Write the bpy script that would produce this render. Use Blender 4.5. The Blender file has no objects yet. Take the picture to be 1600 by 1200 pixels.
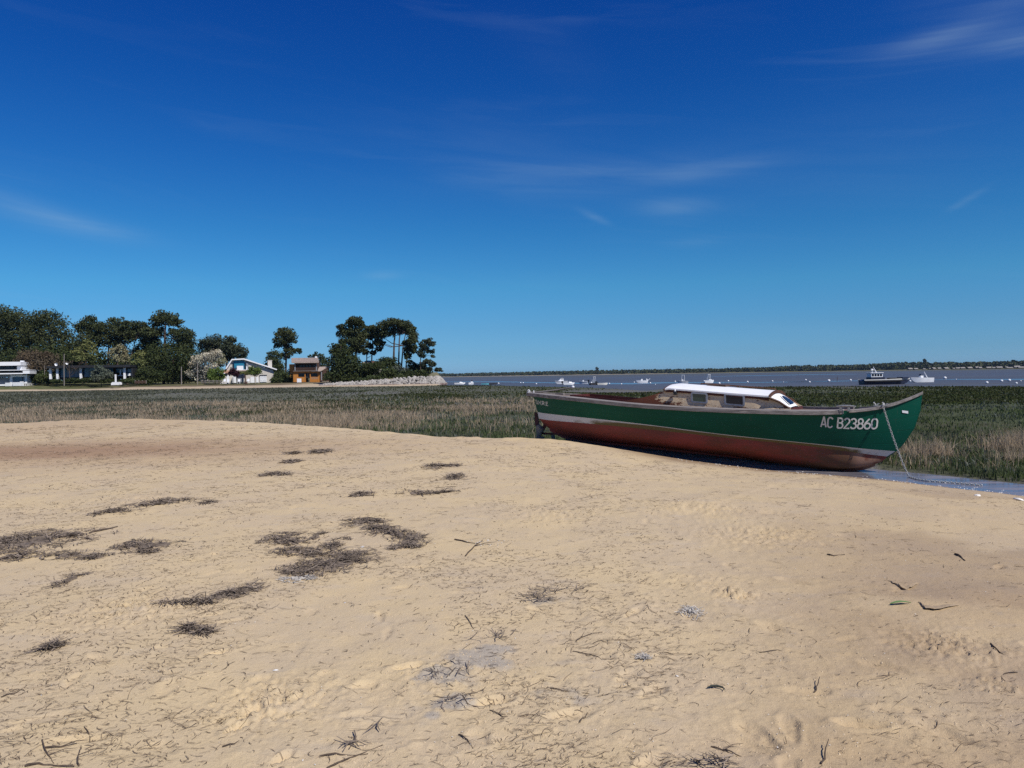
import bpy, math, random
import numpy as np
from mathutils import Vector, Matrix

rng = np.random.default_rng(7)
random.seed(7)
SC = bpy.context.scene
COL = SC.collection

# ------------------------------------------------------------------ camera
F = 1200.0                                    # focal length in photo pixels (1600 wide)
CAM = np.array([0.0, 0.0, 1.65])
ROLL, PITCH = math.atan(0.0157), math.atan(13.5 / 1200)
f0 = np.array([0, math.cos(PITCH), -math.sin(PITCH)])
u0 = np.array([0, math.sin(PITCH), math.cos(PITCH)])
r0 = np.array([1.0, 0, 0])
RIGHT = r0 * math.cos(ROLL) - u0 * math.sin(ROLL)
UP = r0 * math.sin(ROLL) + u0 * math.cos(ROLL)
cam = bpy.data.cameras.new('camera')
cam.sensor_width = 36.0
cam.lens = 36.0 * F / 1600
cam.clip_start = 0.05
cam.clip_end = 20000
camo = bpy.data.objects.new('camera', cam)
M = Matrix.Identity(4)
for i in range(3):
    M[i][0], M[i][1], M[i][2], M[i][3] = RIGHT[i], UP[i], -f0[i], CAM[i]
camo.matrix_world = M
COL.objects.link(camo)
SC.camera = camo

# ------------------------------------------------------------------ sky, sun, exposure
SUN_EL, SUN_AZ = math.radians(48), math.atan2(0.72, -0.69)     # azimuth from +Y towards +X
SKY_STRENGTH, SUN_STRENGTH = 0.11, 4.9
SUN_DIR = Vector((math.cos(SUN_EL) * math.sin(SUN_AZ), math.cos(SUN_EL) * math.cos(SUN_AZ), math.sin(SUN_EL)))
HAZE_DENSITY = 0.00005
SC.view_settings.view_transform = 'Standard'
SC.view_settings.look = 'None'
SC.view_settings.exposure = 0.0
SC.view_settings.gamma = 1.0
SC.view_settings.use_curve_mapping = False
SC.render.film_transparent = False
SC.cycles.use_denoising = False
SC.cycles.denoiser = 'OPENIMAGEDENOISE'
SC.cycles.denoising_input_passes = 'RGB_ALBEDO_NORMAL'
SC.cycles.sample_clamp_indirect = 4.0
SC.cycles.max_bounces = 6
SC.cycles.diffuse_bounces = 3
SC.cycles.glossy_bounces = 3
SC.cycles.transparent_max_bounces = 8
SC.cycles.volume_bounces = 0
SC.cycles.caustics_reflective = False
SC.cycles.caustics_refractive = False


def lin(r, g, b):
    def f(c):
        c /= 255.0
        return c / 12.92 if c <= 0.04045 else ((c + 0.055) / 1.055) ** 2.4
    return (f(r), f(g), f(b), 1.0)


world = bpy.data.worlds.new('World')
SC.world = world
world.use_nodes = True
WN, WL = world.node_tree.nodes, world.node_tree.links
WN.clear()


def wmath(op, a, b=None, c=None, clamp=False):
    n = WN.new('ShaderNodeMath'); n.operation = op; n.use_clamp = clamp
    for i, v in enumerate((a, b, c)):
        if v is None: continue
        if isinstance(v, (int, float)): n.inputs[i].default_value = v
        else: WL.new(v, n.inputs[i])
    return n.outputs[0]


sky = WN.new('ShaderNodeTexSky')
sky.sky_type = 'NISHITA'
sky.sun_disc = False
sky.sun_elevation = SUN_EL
sky.sun_rotation = SUN_AZ
sky.air_density, sky.dust_density, sky.ozone_density = 1.0, 0.25, 2.2
tc = WN.new('ShaderNodeTexCoord')
sx = WN.new('ShaderNodeSeparateXYZ'); WL.new(tc.outputs['Generated'], sx.inputs[0])
# grade of the sky by elevation: clear, saturated spring air, deep blue upwards
RAW = ((0.5, 6.34, 6.13, 4.62), (1.5, 6.22, 6.58, 5.37), (3.5, 5.03, 6.24, 6.17), (6.5, 3.52, 5.03, 6.21), (10.5, 2.49, 3.84, 5.58), (15.5, 1.82, 2.94, 4.74), (20.5, 1.46, 2.40, 4.11), (26.5, 1.21, 2.03, 3.61))
WANT = ((120, 166, 200), (110, 163, 200), (94, 156, 201), (72, 146, 198), (48, 121, 186), (30, 97, 173), (18, 80, 161), (11, 67, 151))
ramp = WN.new('ShaderNodeValToRGB'); cr = ramp.color_ramp; cr.interpolation = 'LINEAR'
for i, (rw, wt) in enumerate(zip(RAW, WANT)):
    e = cr.elements[i] if i < 2 else cr.elements.new(.5)
    w_ = lin(*wt)
    e.position = math.sin(math.radians(rw[0])); e.color = tuple(w_[k] / SKY_STRENGTH / rw[1 + k] / 1.5 for k in range(3)) + (1,)
WL.new(sx.outputs[2], ramp.inputs[0])
grade = WN.new('ShaderNodeVectorMath'); grade.operation = 'MULTIPLY'
WL.new(sky.outputs[0], grade.inputs[0]); WL.new(ramp.outputs[0], grade.inputs[1])
grade2 = WN.new('ShaderNodeVectorMath'); grade2.operation = 'SCALE'; grade2.inputs['Scale'].default_value = 1.5
WL.new(grade.outputs[0], grade2.inputs[0])
# thin cirrus: direction-space wisps
az = wmath('ARCTAN2', sx.outputs[0], sx.outputs[1])
el = wmath('ARCSINE', sx.outputs[2])
cb = WN.new('ShaderNodeCombineXYZ'); WL.new(az, cb.inputs[0]); WL.new(wmath('ADD', wmath('MULTIPLY', el, 9.0), wmath('MULTIPLY', az, 0.8)), cb.inputs[1])
nz = WN.new('ShaderNodeTexNoise'); nz.inputs['Scale'].default_value = 4.0; nz.inputs['Detail'].default_value = 8
nz.inputs['Roughness'].default_value = 0.55; nz.inputs['Distortion'].default_value = 0.9
WL.new(cb.outputs[0], nz.inputs['Vector'])
wisp = wmath('MULTIPLY', wmath('SUBTRACT', nz.outputs[0], 0.50, clamp=True), 2.2)
nz2 = WN.new('ShaderNodeTexNoise'); nz2.inputs['Scale'].default_value = 1.6; nz2.inputs['Detail'].default_value = 3
WL.new(cb.outputs[0], nz2.inputs['Vector'])
veil = wmath('MULTIPLY', wmath('SUBTRACT', nz2.outputs[0], 0.47, clamp=True), 2.5)
cloud = wmath('ADD', wmath('MULTIPLY', wmath('MULTIPLY', wisp, veil), 0.28), 0.0)
# named streaks (azimuth, elevation, half width, half height, tilt, strength)
for (a_, e_, wa, we, tl, st) in ((-0.515, 0.177, 0.065, 0.0108, -0.13, 0.272), (-0.58, 0.196, 0.06, 0.0135, -0.2, 0.16), (0.525, 0.362, 0.06, 0.01215, 0.16, 0.208), (0.6, 0.335, 0.05, 0.0135, -0.1, 0.176), (0.56, 0.37, 0.09, 0.0405, 0, 0.08),
                                 (0.1, 0.25, 0.17, 0.0189, 0.02, 0.16), (0.24, 0.247, 0.08, 0.0108, 0.08, 0.176), (0.213, 0.206, 0.045, 0.0135, -0.02, 0.176), (0.112, 0.199, 0.018, 0.004725, -0.45, 0.16), (0.02, 0.29, 0.1, 0.0405, 0, 0.04), (0.05, 0.4, 0.06, 0.027, -0.4, 0.032),
                                 (-0.165, 0.13, 0.022, 0.0054, 0.02, 0.128), (0.535, 0.185, 0.018, 0.00405, 0.5, 0.128), (0.235, 0.163, 0.03, 0.0054, 0, 0.096), (0.42, 0.24, 0.2, 0.0675, 0, 0.04), (-0.1, 0.3, 0.1, 0.027, -0.1, 0.04)):
    da = wmath('SUBTRACT', az, a_)
    de = wmath('SUBTRACT', wmath('SUBTRACT', el, e_), wmath('MULTIPLY', da, tl))
    g = wmath('ADD', wmath('POWER', wmath('ABSOLUTE', wmath('DIVIDE', da, wa)), 2.0), wmath('POWER', wmath('ABSOLUTE', wmath('DIVIDE', de, we)), 2.0))
    m = wmath('MULTIPLY', wmath('EXPONENT', wmath('MULTIPLY', g, -1.0)), st)
    m = wmath('MULTIPLY', m, wmath('ADD', wmath('MULTIPLY', nz.outputs[0], 2.6), -0.55))
    cloud = wmath('ADD', cloud, wmath('MAXIMUM', m, 0.0))
cloud = wmath('MINIMUM', wmath('MULTIPLY', cloud, 0.72), 0.6)
mixc = WN.new('ShaderNodeMix'); mixc.data_type = 'RGBA'
WL.new(cloud, mixc.inputs[0]); WL.new(grade2.outputs[0], mixc.inputs[6])
mixc.inputs[7].default_value = (3.4, 4.8, 6.0, 1)
bg = WN.new('ShaderNodeBackground'); bg.inputs[1].default_value = SKY_STRENGTH
WL.new(mixc.outputs[2], bg.inputs[0])
wo = WN.new('ShaderNodeOutputWorld'); WL.new(bg.outputs[0], wo.inputs[0])

sl = bpy.data.lights.new('sun', 'SUN')
sl.energy = SUN_STRENGTH
sl.angle = math.radians(0.53)
sl.color = (1.0, 0.95, 0.87)
so = bpy.data.objects.new('sun', sl)
so.rotation_euler = SUN_DIR.to_track_quat('Z', 'Y').to_euler()
so.location = (30, -20, 60)
COL.objects.link(so)


# ------------------------------------------------------------------ helpers: placing
def ray(px, py):
    return f0 + RIGHT * ((px - 800) / F) + UP * ((600 - py) / F)


def at(px, py, Y):
    d = ray(px, py)
    return CAM + d * (Y / d[1])


def gpt(px, py, z):
    d = ray(px, py)
    return CAM + d * ((z - CAM[2]) / d[2])


# ------------------------------------------------------------------ helpers: noise
def _h(ix, iy, seed):
    n = (ix.astype(np.int64) * 374761393 + iy.astype(np.int64) * 668265263 + seed * 974634777) & 0x7fffffff
    n = ((n ^ (n >> 13)) * 1274126177) & 0x7fffffff
    n = n ^ (n >> 16)
    return (n & 0xffff) / 65535.0


def vnoise(x, y, seed=0):
    x = np.asarray(x, float); y = np.asarray(y, float)
    ix, iy = np.floor(x), np.floor(y)
    fx, fy = x - ix, y - iy
    ux, uy = fx * fx * fx * (fx * (fx * 6 - 15) + 10), fy * fy * fy * (fy * (fy * 6 - 15) + 10)
    a, b = _h(ix, iy, seed), _h(ix + 1, iy, seed)
    c, d = _h(ix, iy + 1, seed), _h(ix + 1, iy + 1, seed)
    return (a + (b - a) * ux) * (1 - uy) + (c + (d - c) * ux) * uy * 1.0


def fbm(x, y, seed=0, oct=4, gain=.5):
    s, a, t = 0, 1.0, 0
    for i in range(oct):
        k = 2.03 ** i
        th = .6 * i
        s = s + a * vnoise((x * math.cos(th) - y * math.sin(th)) * k, (x * math.sin(th) + y * math.cos(th)) * k, seed + i * 17); t += a; a *= gain
    return s / t


def sstep(a, b, x):
    t = np.clip((x - a) / (b - a), 0, 1)
    return t * t * (3 - 2 * t)


# ------------------------------------------------------------------ helpers: meshes and objects
class MB:
    def __init__(self): self.v, self.f = [], []

    def add(self, vs, fs):
        o = len(self.v)
        self.v += [tuple(map(float, p)) for p in vs]
        self.f += [tuple(i + o for i in q) for q in fs]
        return self

    def box(self, x0, x1, y0, y1, z0, z1):
        return self.add([(x0, y0, z0), (x1, y0, z0), (x1, y1, z0), (x0, y1, z0), (x0, y0, z1), (x1, y0, z1), (x1, y1, z1), (x0, y1, z1)],
                        [(0, 3, 2, 1), (4, 5, 6, 7), (0, 1, 5, 4), (1, 2, 6, 5), (2, 3, 7, 6), (3, 0, 4, 7)])

    def tube(self, pts, rad, n=8, cap=True, sq=1.0):
        pts = [np.array(p, float) for p in pts]
        if not hasattr(rad, '__len__'): rad = [rad] * len(pts)
        rings, up = [], np.array([0.0131, .0271, 1.0])
        for i, p in enumerate(pts):
            t = pts[min(i + 1, len(pts) - 1)] - pts[max(i - 1, 0)]
            t = t / (np.linalg.norm(t) + 1e-9)
            u = up if abs(t @ up) < .95 else np.array([1.0, 0.02, 0])
            a = np.cross(u, t); a /= np.linalg.norm(a); b = np.cross(t, a)
            rings.append([p + rad[i] * (math.cos(2 * math.pi * k / n) * a + sq * math.sin(2 * math.pi * k / n) * b) for k in range(n)])
        return self.loft(rings, True, cap)

    def loft(self, rings, closed=True, cap=False):
        n = len(rings[0]); vs = [p for r in rings for p in r]; fs = []
        m = n if closed else n - 1
        for i in range(len(rings) - 1):
            for k in range(m):
                a, b = i * n + k, i * n + (k + 1) % n
                fs.append((a, b, b + n, a + n))
        if cap and closed:
            fs.append(tuple(range(n))[::-1]); fs.append(tuple((len(rings) - 1) * n + k for k in range(n)))
        return self.add(vs, fs)

    def prism(self, poly, y0, y1):                 # polygon in x,z swept along y
        n = len(poly)
        vs = [(p[0], y0, p[1]) for p in poly] + [(p[0], y1, p[1]) for p in poly]
        fs = [(i, (i + 1) % n, (i + 1) % n + n, i + n) for i in range(n)]
        fs += [tuple(range(n))[::-1], tuple(range(n, 2 * n))]
        return self.add(vs, fs)

    def ball(self, c, r, nu=10, nv=7):
        if not hasattr(r, '__len__'): r = (r, r, r)
        rings = []
        for i in range(nv + 1):
            ph = math.pi * (i / nv) * .98 + math.pi * .01
            rings.append([(c[0] + r[0] * math.sin(ph) * math.cos(2 * math.pi * k / nu), c[1] + r[1] * math.sin(ph) * math.sin(2 * math.pi * k / nu), c[2] - r[2] * math.cos(ph)) for k in range(nu)])
        return self.loft(rings, True, True)


def np_obj(name, V, faces, mat, parent=None, attrs=None, smooth=False):
    V = np.ascontiguousarray(V, np.float32)
    faces = np.asarray(faces, np.int32); k = faces.shape[1]
    me = bpy.data.meshes.new(name)
    me.vertices.add(len(V)); me.vertices.foreach_set('co', V.ravel())
    me.loops.add(faces.size); me.loops.foreach_set('vertex_index', faces.ravel())
    me.polygons.add(len(faces)); me.polygons.foreach_set('loop_start', np.arange(0, faces.size, k, dtype=np.int32))
    me.polygons.foreach_set('use_smooth', np.full(len(faces), smooth))
    me.update(calc_edges=True)
    for an, (typ, dat) in (attrs or {}).items():
        a = me.attributes.new(an, typ, 'POINT')
        a.data.foreach_set('value' if typ == 'FLOAT' else 'color', np.ascontiguousarray(dat, np.float32).ravel())
    if mat: me.materials.append(mat)
    o = bpy.data.objects.new(name, me); COL.objects.link(o)
    if parent: o.parent = parent
    return o


def obj(name, mb, mat, parent=None, smooth=False, bevel=0.0, angle=35):
    me = bpy.data.meshes.new(name)
    me.from_pydata(mb.v, [], mb.f)
    me.materials.append(mat)
    o = bpy.data.objects.new(name, me); COL.objects.link(o)
    if smooth:
        me.polygons.foreach_set('use_smooth', [True] * len(me.polygons))
        try: me.set_sharp_from_angle(angle=math.radians(angle))
        except Exception: pass
    if bevel:
        b = o.modifiers.new('bevel', 'BEVEL'); b.width = bevel; b.segments = 2; b.limit_method = 'ANGLE'
    if parent: o.parent = parent
    return o


def tag(o, label=None, cat=None, group=None, kind=None):
    if label: o['label'] = label
    if cat: o['category'] = cat
    if group: o['group'] = group
    if kind: o['kind'] = kind
    return o


def thing(name, label, cat, loc=(0, 0, 0), rz=0.0, group=None):
    o = bpy.data.objects.new(name, None); COL.objects.link(o)
    o.empty_display_size = .3
    o.location = tuple(map(float, loc)); o.rotation_euler = (0, 0, rz)
    return tag(o, label, cat, group)


def dup(root, loc, rz=None, label=None, scale=None):
    r = root.copy(); COL.objects.link(r); r.location = tuple(map(float, loc))
    if rz is not None: r.rotation_euler = (0, 0, rz)
    if label: r['label'] = label
    if scale: r.scale = scale
    for c in list(root.children):
        d = c.copy(); COL.objects.link(d); d.parent = r
        for g in list(c.children):
            e = g.copy(); COL.objects.link(e); e.parent = d
    return r


# ------------------------------------------------------------------ helpers: materials
class NT:
    def __init__(self, name):
        self.m = bpy.data.materials.new(name); self.m.use_nodes = True
        self.n, self.l = self.m.node_tree.nodes, self.m.node_tree.links
        self.b = self.n['Principled BSDF']
        self.tc = self.n.new('ShaderNodeTexCoord')

    def put(self, sock, v):
        if isinstance(v, bpy.types.NodeSocket): self.l.new(v, sock)
        else: sock.default_value = v

    def math(self, op, a, b=None, clamp=False):
        n = self.n.new('ShaderNodeMath'); n.operation = op; n.use_clamp = clamp
        self.put(n.inputs[0], a)
        if b is not None: self.put(n.inputs[1], b)
        return n.outputs[0]

    def mapr(self, v, a, b, c=0.0, d=1.0):
        n = self.n.new('ShaderNodeMapRange'); n.interpolation_type = 'SMOOTHSTEP'
        self.put(n.inputs[0], v); n.inputs[1].default_value = a; n.inputs[2].default_value = b; n.inputs[3].default_value = c; n.inputs[4].default_value = d
        return n.outputs[0]

    def noise(self, scale=5, detail=4, rough=.55, stretch=(1, 1, 1), coord='Object', dist=0.0, out=0):
        mp = self.n.new('ShaderNodeMapping'); mp.inputs['Scale'].default_value = stretch
        self.l.new(self.tc.outputs[coord], mp.inputs[0])
        n = self.n.new('ShaderNodeTexNoise'); n.inputs['Scale'].default_value = scale; n.inputs['Detail'].default_value = detail
        n.inputs['Roughness'].default_value = rough; n.inputs['Distortion'].default_value = dist
        self.l.new(mp.outputs[0], n.inputs['Vector'])
        return n.outputs[out]

    def mix(self, f, a, b, blend='MIX'):
        n = self.n.new('ShaderNodeMix'); n.data_type = 'RGBA'; n.blend_type = blend
        self.put(n.inputs[0], f); self.put(n.inputs[6], a); self.put(n.inputs[7], b)
        return n.outputs[2]

    def attr(self, name, out='Fac'):
        n = self.n.new('ShaderNodeAttribute'); n.attribute_name = name
        return n.outputs[out]

    def xyz(self, coord='Object'):
        n = self.n.new('ShaderNodeSeparateXYZ'); self.l.new(self.tc.outputs[coord], n.inputs[0]); return n.outputs

    def bump(self, h, strength=.3, dist=.01):
        n = self.n.new('ShaderNodeBump'); n.inputs['Strength'].default_value = strength; n.inputs['Distance'].default_value = dist
        self.put(n.inputs['Height'], h)
        self.l.new(n.outputs[0], self.b.inputs['Normal'])

    def done(self, color, rough=.7, spec=.3, **kw):
        self.put(self.b.inputs['Base Color'], color); self.put(self.b.inputs['Roughness'], rough)
        self.b.inputs['Specular IOR Level'].default_value = spec
        for k, v in kw.items(): self.put(self.b.inputs[k], v)
        return self.m


def sc4(c, k): return (c[0] * k, c[1] * k, c[2] * k, 1)


def simple(name, c, rough=.6, var=.18, scale=6, spec=.3, stretch=(1, 1, 1), bump=0.0, bdist=.01, **kw):
    t = NT(name)
    n = t.noise(scale, 5, .6, stretch)
    col = t.mix(t.mapr(n, .3, .7), sc4(c, 1 - var), sc4(c, 1 + var))
    if bump: t.bump(t.noise(scale * 4, 4, .6, stretch), bump, bdist)
    return t.done(col, rough, spec, **kw)


def leafmat(name, c, var=.32, trans=.0):
    t = NT(name)
    a = t.attr('tint')
    col = t.mix(a, sc4(c, 1 - var), sc4(c, 1 + var))
    col = t.mix(t.mapr(t.noise(.25, 2), .35, .65, 0, .35), col, (c[0] * 1.5, c[1] * 1.15, c[2] * .9, 1))
    return t.done(col, .65, .15)


MAT = {}
MAT['white'] = simple('white_paint', (.74, .75, .76), .45, .06)
MAT['offwhite'] = simple('cream_render', (.50, .47, .42), .85, .08, 3, bump=.2)
MAT['grey'] = simple('grey_paint', (.22, .23, .25), .6, .12)
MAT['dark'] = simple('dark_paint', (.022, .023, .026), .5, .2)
MAT['glass'] = simple('window_glass', (.012, .016, .026), .10, .1, spec=.3)
MAT['blueglass'] = simple('blue_glass', (.03, .10, .17), .10, .15, spec=.6)
MAT['tile'] = simple('clay_tiles', (.34, .19, .13), .85, .30, 5, bump=.4, bdist=.05)
MAT['tilepale'] = simple('weathered_tiles', (.36, .29, .25), .9, .35, 6, bump=.4, bdist=.05)
MAT['turq'] = simple('turquoise_paint', (.015, .17, .28), .5, .06)
MAT['orangewood'] = simple('orange_stained_wood', (.40, .165, .035), .6, .2, 3, stretch=(1, 1, 8), bump=.2)
MAT['brownwood'] = simple('brown_wood', (.075, .042, .03), .7, .3, 5, stretch=(1, 1, 6), bump=.2)
MAT['greywood'] = simple('weathered_grey_wood', (.20, .18, .165), .85, .35, 8, stretch=(.6, 4, 4), bump=.5, bdist=.01)
MAT['bark'] = simple('pine_bark', (.085, .062, .048), .95, .35, 3, stretch=(1, 1, .4), bump=.6, bdist=.05)
MAT['pine'] = leafmat('pine_needles', (.044, .056, .022))
MAT['pine2'] = leafmat('pine_needles_grey', (.040, .052, .030))
MAT['oak'] = leafmat('holm_oak_leaves', (.036, .050, .017))
MAT['green'] = leafmat('fresh_green_leaves', (.085, .13, .030))
MAT['lime'] = leafmat('lime_green_leaves', (.13, .15, .055))
MAT['brownleaf'] = leafmat('brown_twigs', (.085, .068, .045))
MAT['blossom'] = leafmat('white_blossom', (.40, .39, .31), .4)
MAT['palegreen'] = leafmat('pale_blossom_leaves', (.20, .20, .12), .5)
MAT['purple'] = leafmat('purple_leaves', (.035, .010, .018))
MAT['shrub'] = leafmat('shrub_leaves', (.048, .066, .024))
MAT['greyshrub'] = leafmat('grey_green_leaves', (.085, .105, .080))

# ------------------------------------------------------------------ terrain
BND = []
for (px, py, z) in ((-900, 668, -.02), (-300, 668, -.03), (0, 663, -.04), (100, 657.5, -.03), (160, 655, 0), (290, 656, 0), (400, 660, -.02), (500, 667, -.02), (600, 675, -.02), (700, 684, 0.0), (770, 684.5, 0.02), (830, 685, .03),
                    (880, 688, 0.03), (960, 701, -.08), (1080, 721, -.28), (1200, 736, -.40), (1300, 744, -.45), (1420, 755, -.475), (1600, 775, -.49), (1900, 812, -.5), (2600, 930, -.5)):
    p = gpt(px, py, z); BND.append((p[0], p[1], z))
BND.append((40, 2, -.5)); BND = np.array(BND)
MARSH_Z, MUD_Z, PUDDLE_Z = -.46, -.9, -.478


def bnd(x, y):
    """signed distance to the beach edge (sand side positive) and the edge's height there"""
    x = np.asarray(x, float); y = np.asarray(y, float)
    best = np.full(x.shape, 1e9); zb = np.zeros(x.shape); sg = np.ones(x.shape)
    for i in range(len(BND) - 1):
        a, b = BND[i], BND[i + 1]
        d = b[:2] - a[:2]; L2 = d @ d
        t = np.clip(((x - a[0]) * d[0] + (y - a[1]) * d[1]) / L2, 0, 1)
        qx, qy = a[0] + t * d[0], a[1] + t * d[1]
        D = np.hypot(x - qx, y - qy)
        s = d[0] * (y - a[1]) - d[1] * (x - a[0])
        m = D < best
        best = np.where(m, D, best); zb = np.where(m, a[2] + t * (b[2] - a[2]), zb); sg = np.where(m, np.where(s > 0, -1.0, 1.0), sg)
    return best * sg, zb


FEET = []                                     # footprints: (x, y, length, width, angle, depth)
for (px, py, L, a, dp) in ((1185, 1138, .29, 1.9, .030), (1345, 1122, .24, 2.9, .045), (1478, 1135, .30, 2.2, .030), (340, 1016, .16, .4, .05), (392, 1105, .2, 1.2, .04), (640, 1036, .2, .2, .05), (768, 1090, .24, .3, .05),
                           (1210, 975, .26, 2.2, .025), (1080, 960, .2, 2, .03), (1385, 1035, .28, 2.4, .022), (890, 1110, .26, .3, .03), (370, 1130, .14, .9, .04), (440, 1178, .14, 1, .04), (1010, 1190, .25, .8, .03),
                           (1240, 900, .3, 2.3, .03), (1020, 1075, .25, .8, .02), (980, 1050, .25, .9, .02), (560, 1108, .2, .2, .02), (1030, 800, .35, 2.4, .03), (1210, 795, .4, 2.6, .035), (1330, 830, .35, 2.6, .03)):
    p = gpt(px, py, 0.0); FEET.append((p[0], p[1], L, L * .38, a, dp * .55))
r_ = random.Random(3)
for i in range(150):
    Y = 3 * (20 / 3) ** r_.random(); X = r_.uniform(-.72, .72) * Y
    FEET.append((X, Y, r_.uniform(.12, .30), r_.uniform(.06, .11), r_.uniform(0, 3.14), r_.uniform(.004, .014)))
LUMPS = []                                     # disturbed, crumbly spots: (x, y, radius, height)
for (px, py, r, h) in ((1480, 1000, .32, .020), (1155, 925, .14, .05), (1100, 905, .3, .012), (230, 780, .5, .02), (700, 1050, .35, .010), (1560, 1065, .15, .015), (1290, 745, .4, .01), (1180, 830, .6, .02), (1100, 790, .6, .02), (850, 800, .7, .015), (250, 945, .5, .012), (150, 960, .4, .01), (420, 1090, .3, .02)):
    p = gpt(px, py, 0.0); LUMPS.append((p[0], p[1], r, h))


def sand_base(x, y):
    d, zb = bnd(x, y)
    z_in = zb * np.exp(-np.maximum(d, 0) / 3.0)
    z_out = zb + (np.minimum(MARSH_Z - .12, zb - .16) - zb) * sstep(0, 1.4, -d)
    z = np.where(d >= 0, z_in, z_out)
    z = z + .05 * (fbm(x * .28 + 3, y * .28, 1, 3) - .5) * sstep(.3, 3, d) * sstep(40, 10, y)
    return z, d


def sand_z(x, y, fine=True):
    x = np.asarray(x, float); y = np.asarray(y, float)
    z, d = sand_base(x, y)
    if not fine: return z
    fade = sstep(-.5, .3, d)
    calm = sstep(.42, .62, fbm(x * .5, y * .5 + 9, 5, 3))           # smooth, untouched areas
    right = sstep(1.0, 3.5, x)
    amp = (1 - .75 * calm) * (1 - .55 * right)
    z = z + fade * (.030 * (fbm(x * 1.5, y * 1.3, 11, 4) - .5) + amp * (.020 * (fbm(x * 5.5, y * 5.5, 21, 3, .5) - .5) + .020 * np.maximum(fbm(x * 17, y * 19, 31, 3, .6) - .55, 0) + .020 * np.maximum(fbm(x * 42, y * 46, 33, 3, .65) - .56, 0) * sstep(11, 5, y)))
    # shallow wind ripples on the damp right side
    z = z + fade * right * .004 * np.sin((y * 11 + 2.2 * np.sin(x * 1.3) + 5 * fbm(x, y, 8, 3)) * 1.0) * sstep(9, 4, y)
    # lip of the bank behind
    z = z + .05 * np.exp(-((d - .25) / .3) ** 2) * sstep(.35, .7, fbm(x * 1.6, y * 1.6, 77, 3)) * sstep(3.5, 1.0, x)
    for (fx, fy, L, Wd, a, dp) in FEET:
        m = np.hypot(x - fx, y - fy) < L * 1.3
        if not m.any(): continue
        dx, dy = x[m] - fx, y[m] - fy
        u, v = dx * math.cos(a) + dy * math.sin(a), -dx * math.sin(a) + dy * math.cos(a)
        q = np.sqrt((u / (L * .5)) ** 2 + (v / (Wd * .5 * (1 + .25 * np.sin(u / L * 5)))) ** 2)
        z[m] += -dp * sstep(1.15, .55, q) + dp * .35 * np.exp(-((q - 1.25) / .22) ** 2)
    for (lx, ly, r, h) in LUMPS:
        m = np.hypot(x - lx, y - ly) < r * 2.2
        if not m.any(): continue
        q = np.hypot(x[m] - lx, y[m] - ly) / r
        z[m] += np.exp(-q * q) * (h * 1.5 * (np.abs(fbm(x[m] * 24, y[m] * 24, 41, 3, .7) - .5) * 4 - .4) + h * .3)
    return z


def zs1(x, y): return float(sand_z(np.array([x]), np.array([y]))[0])


def sgp(px, py):
    """where the ray of a photo pixel meets the beach"""
    z = 0.0
    for i in range(6):
        p = gpt(px, py, z); z = float(sand_z(np.array([p[0]]), np.array([p[1]]), False)[0])
    return gpt(px, py, z)


# sand material
t = NT('beach_sand')
mk = t.n.new('ShaderNodeAttribute'); mk.attribute_name = 'mask'
ms = t.n.new('ShaderNodeSeparateColor'); t.l.new(mk.outputs['Color'], ms.inputs[0])
c = t.mix(t.mapr(t.noise(.9, 5, .6), .34, .66), (.492, .388, .254, 1), (.545, .424, .252, 1))
c = t.mix(t.mapr(t.noise(6, 5, .65), .40, .72, 0, .30), c, (.58, .44, .24, 1))
c = t.mix(t.mapr(t.noise(2.2, 5, .6, stretch=(.6, 1.6, 1)), .55, .72, 0, .5), c, (.465, .385, .285, 1))
c = t.mix(t.math('MULTIPLY', ms.outputs[1], .8), c, (.27, .155, .09, 1))
c = t.mix(t.math('MULTIPLY', ms.outputs[2], .85), c, (.36, .318, .262, 1))
ck = t.noise(26, 6, .7, dist=.6)
c = t.mix(t.math('MULTIPLY', ms.outputs[2], t.mapr(ck, .56, .64, 0, .75)), c, (.12, .10, .085, 1))
gr = t.noise(300, 2, .5)
c = t.mix(t.mapr(gr, .62, .72, 0, .4), c, (.24, .165, .10, 1))
c = t.mix(t.mapr(gr, .36, .28, 0, .35), c, (.74, .63, .47, 1))
c = t.mix(t.mapr(t.noise(75, 3, .6), .60, .70, 0, .45), c, (.26, .175, .10, 1))
dampc = t.mix(1.0, c, (.58, .52, .50, 1), 'MULTIPLY')
c = t.mix(ms.outputs[0], c, dampc)
rg = t.math('SUBTRACT', .95, t.math('MULTIPLY', ms.outputs[0], .40))
h = t.math('ADD', t.noise(45, 5, .65), t.math('MULTIPLY', t.noise(170, 3, .6), .45))
t.bump(h, .5, .012)
MAT['sand'] = t.done(c, rg, .25)


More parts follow.
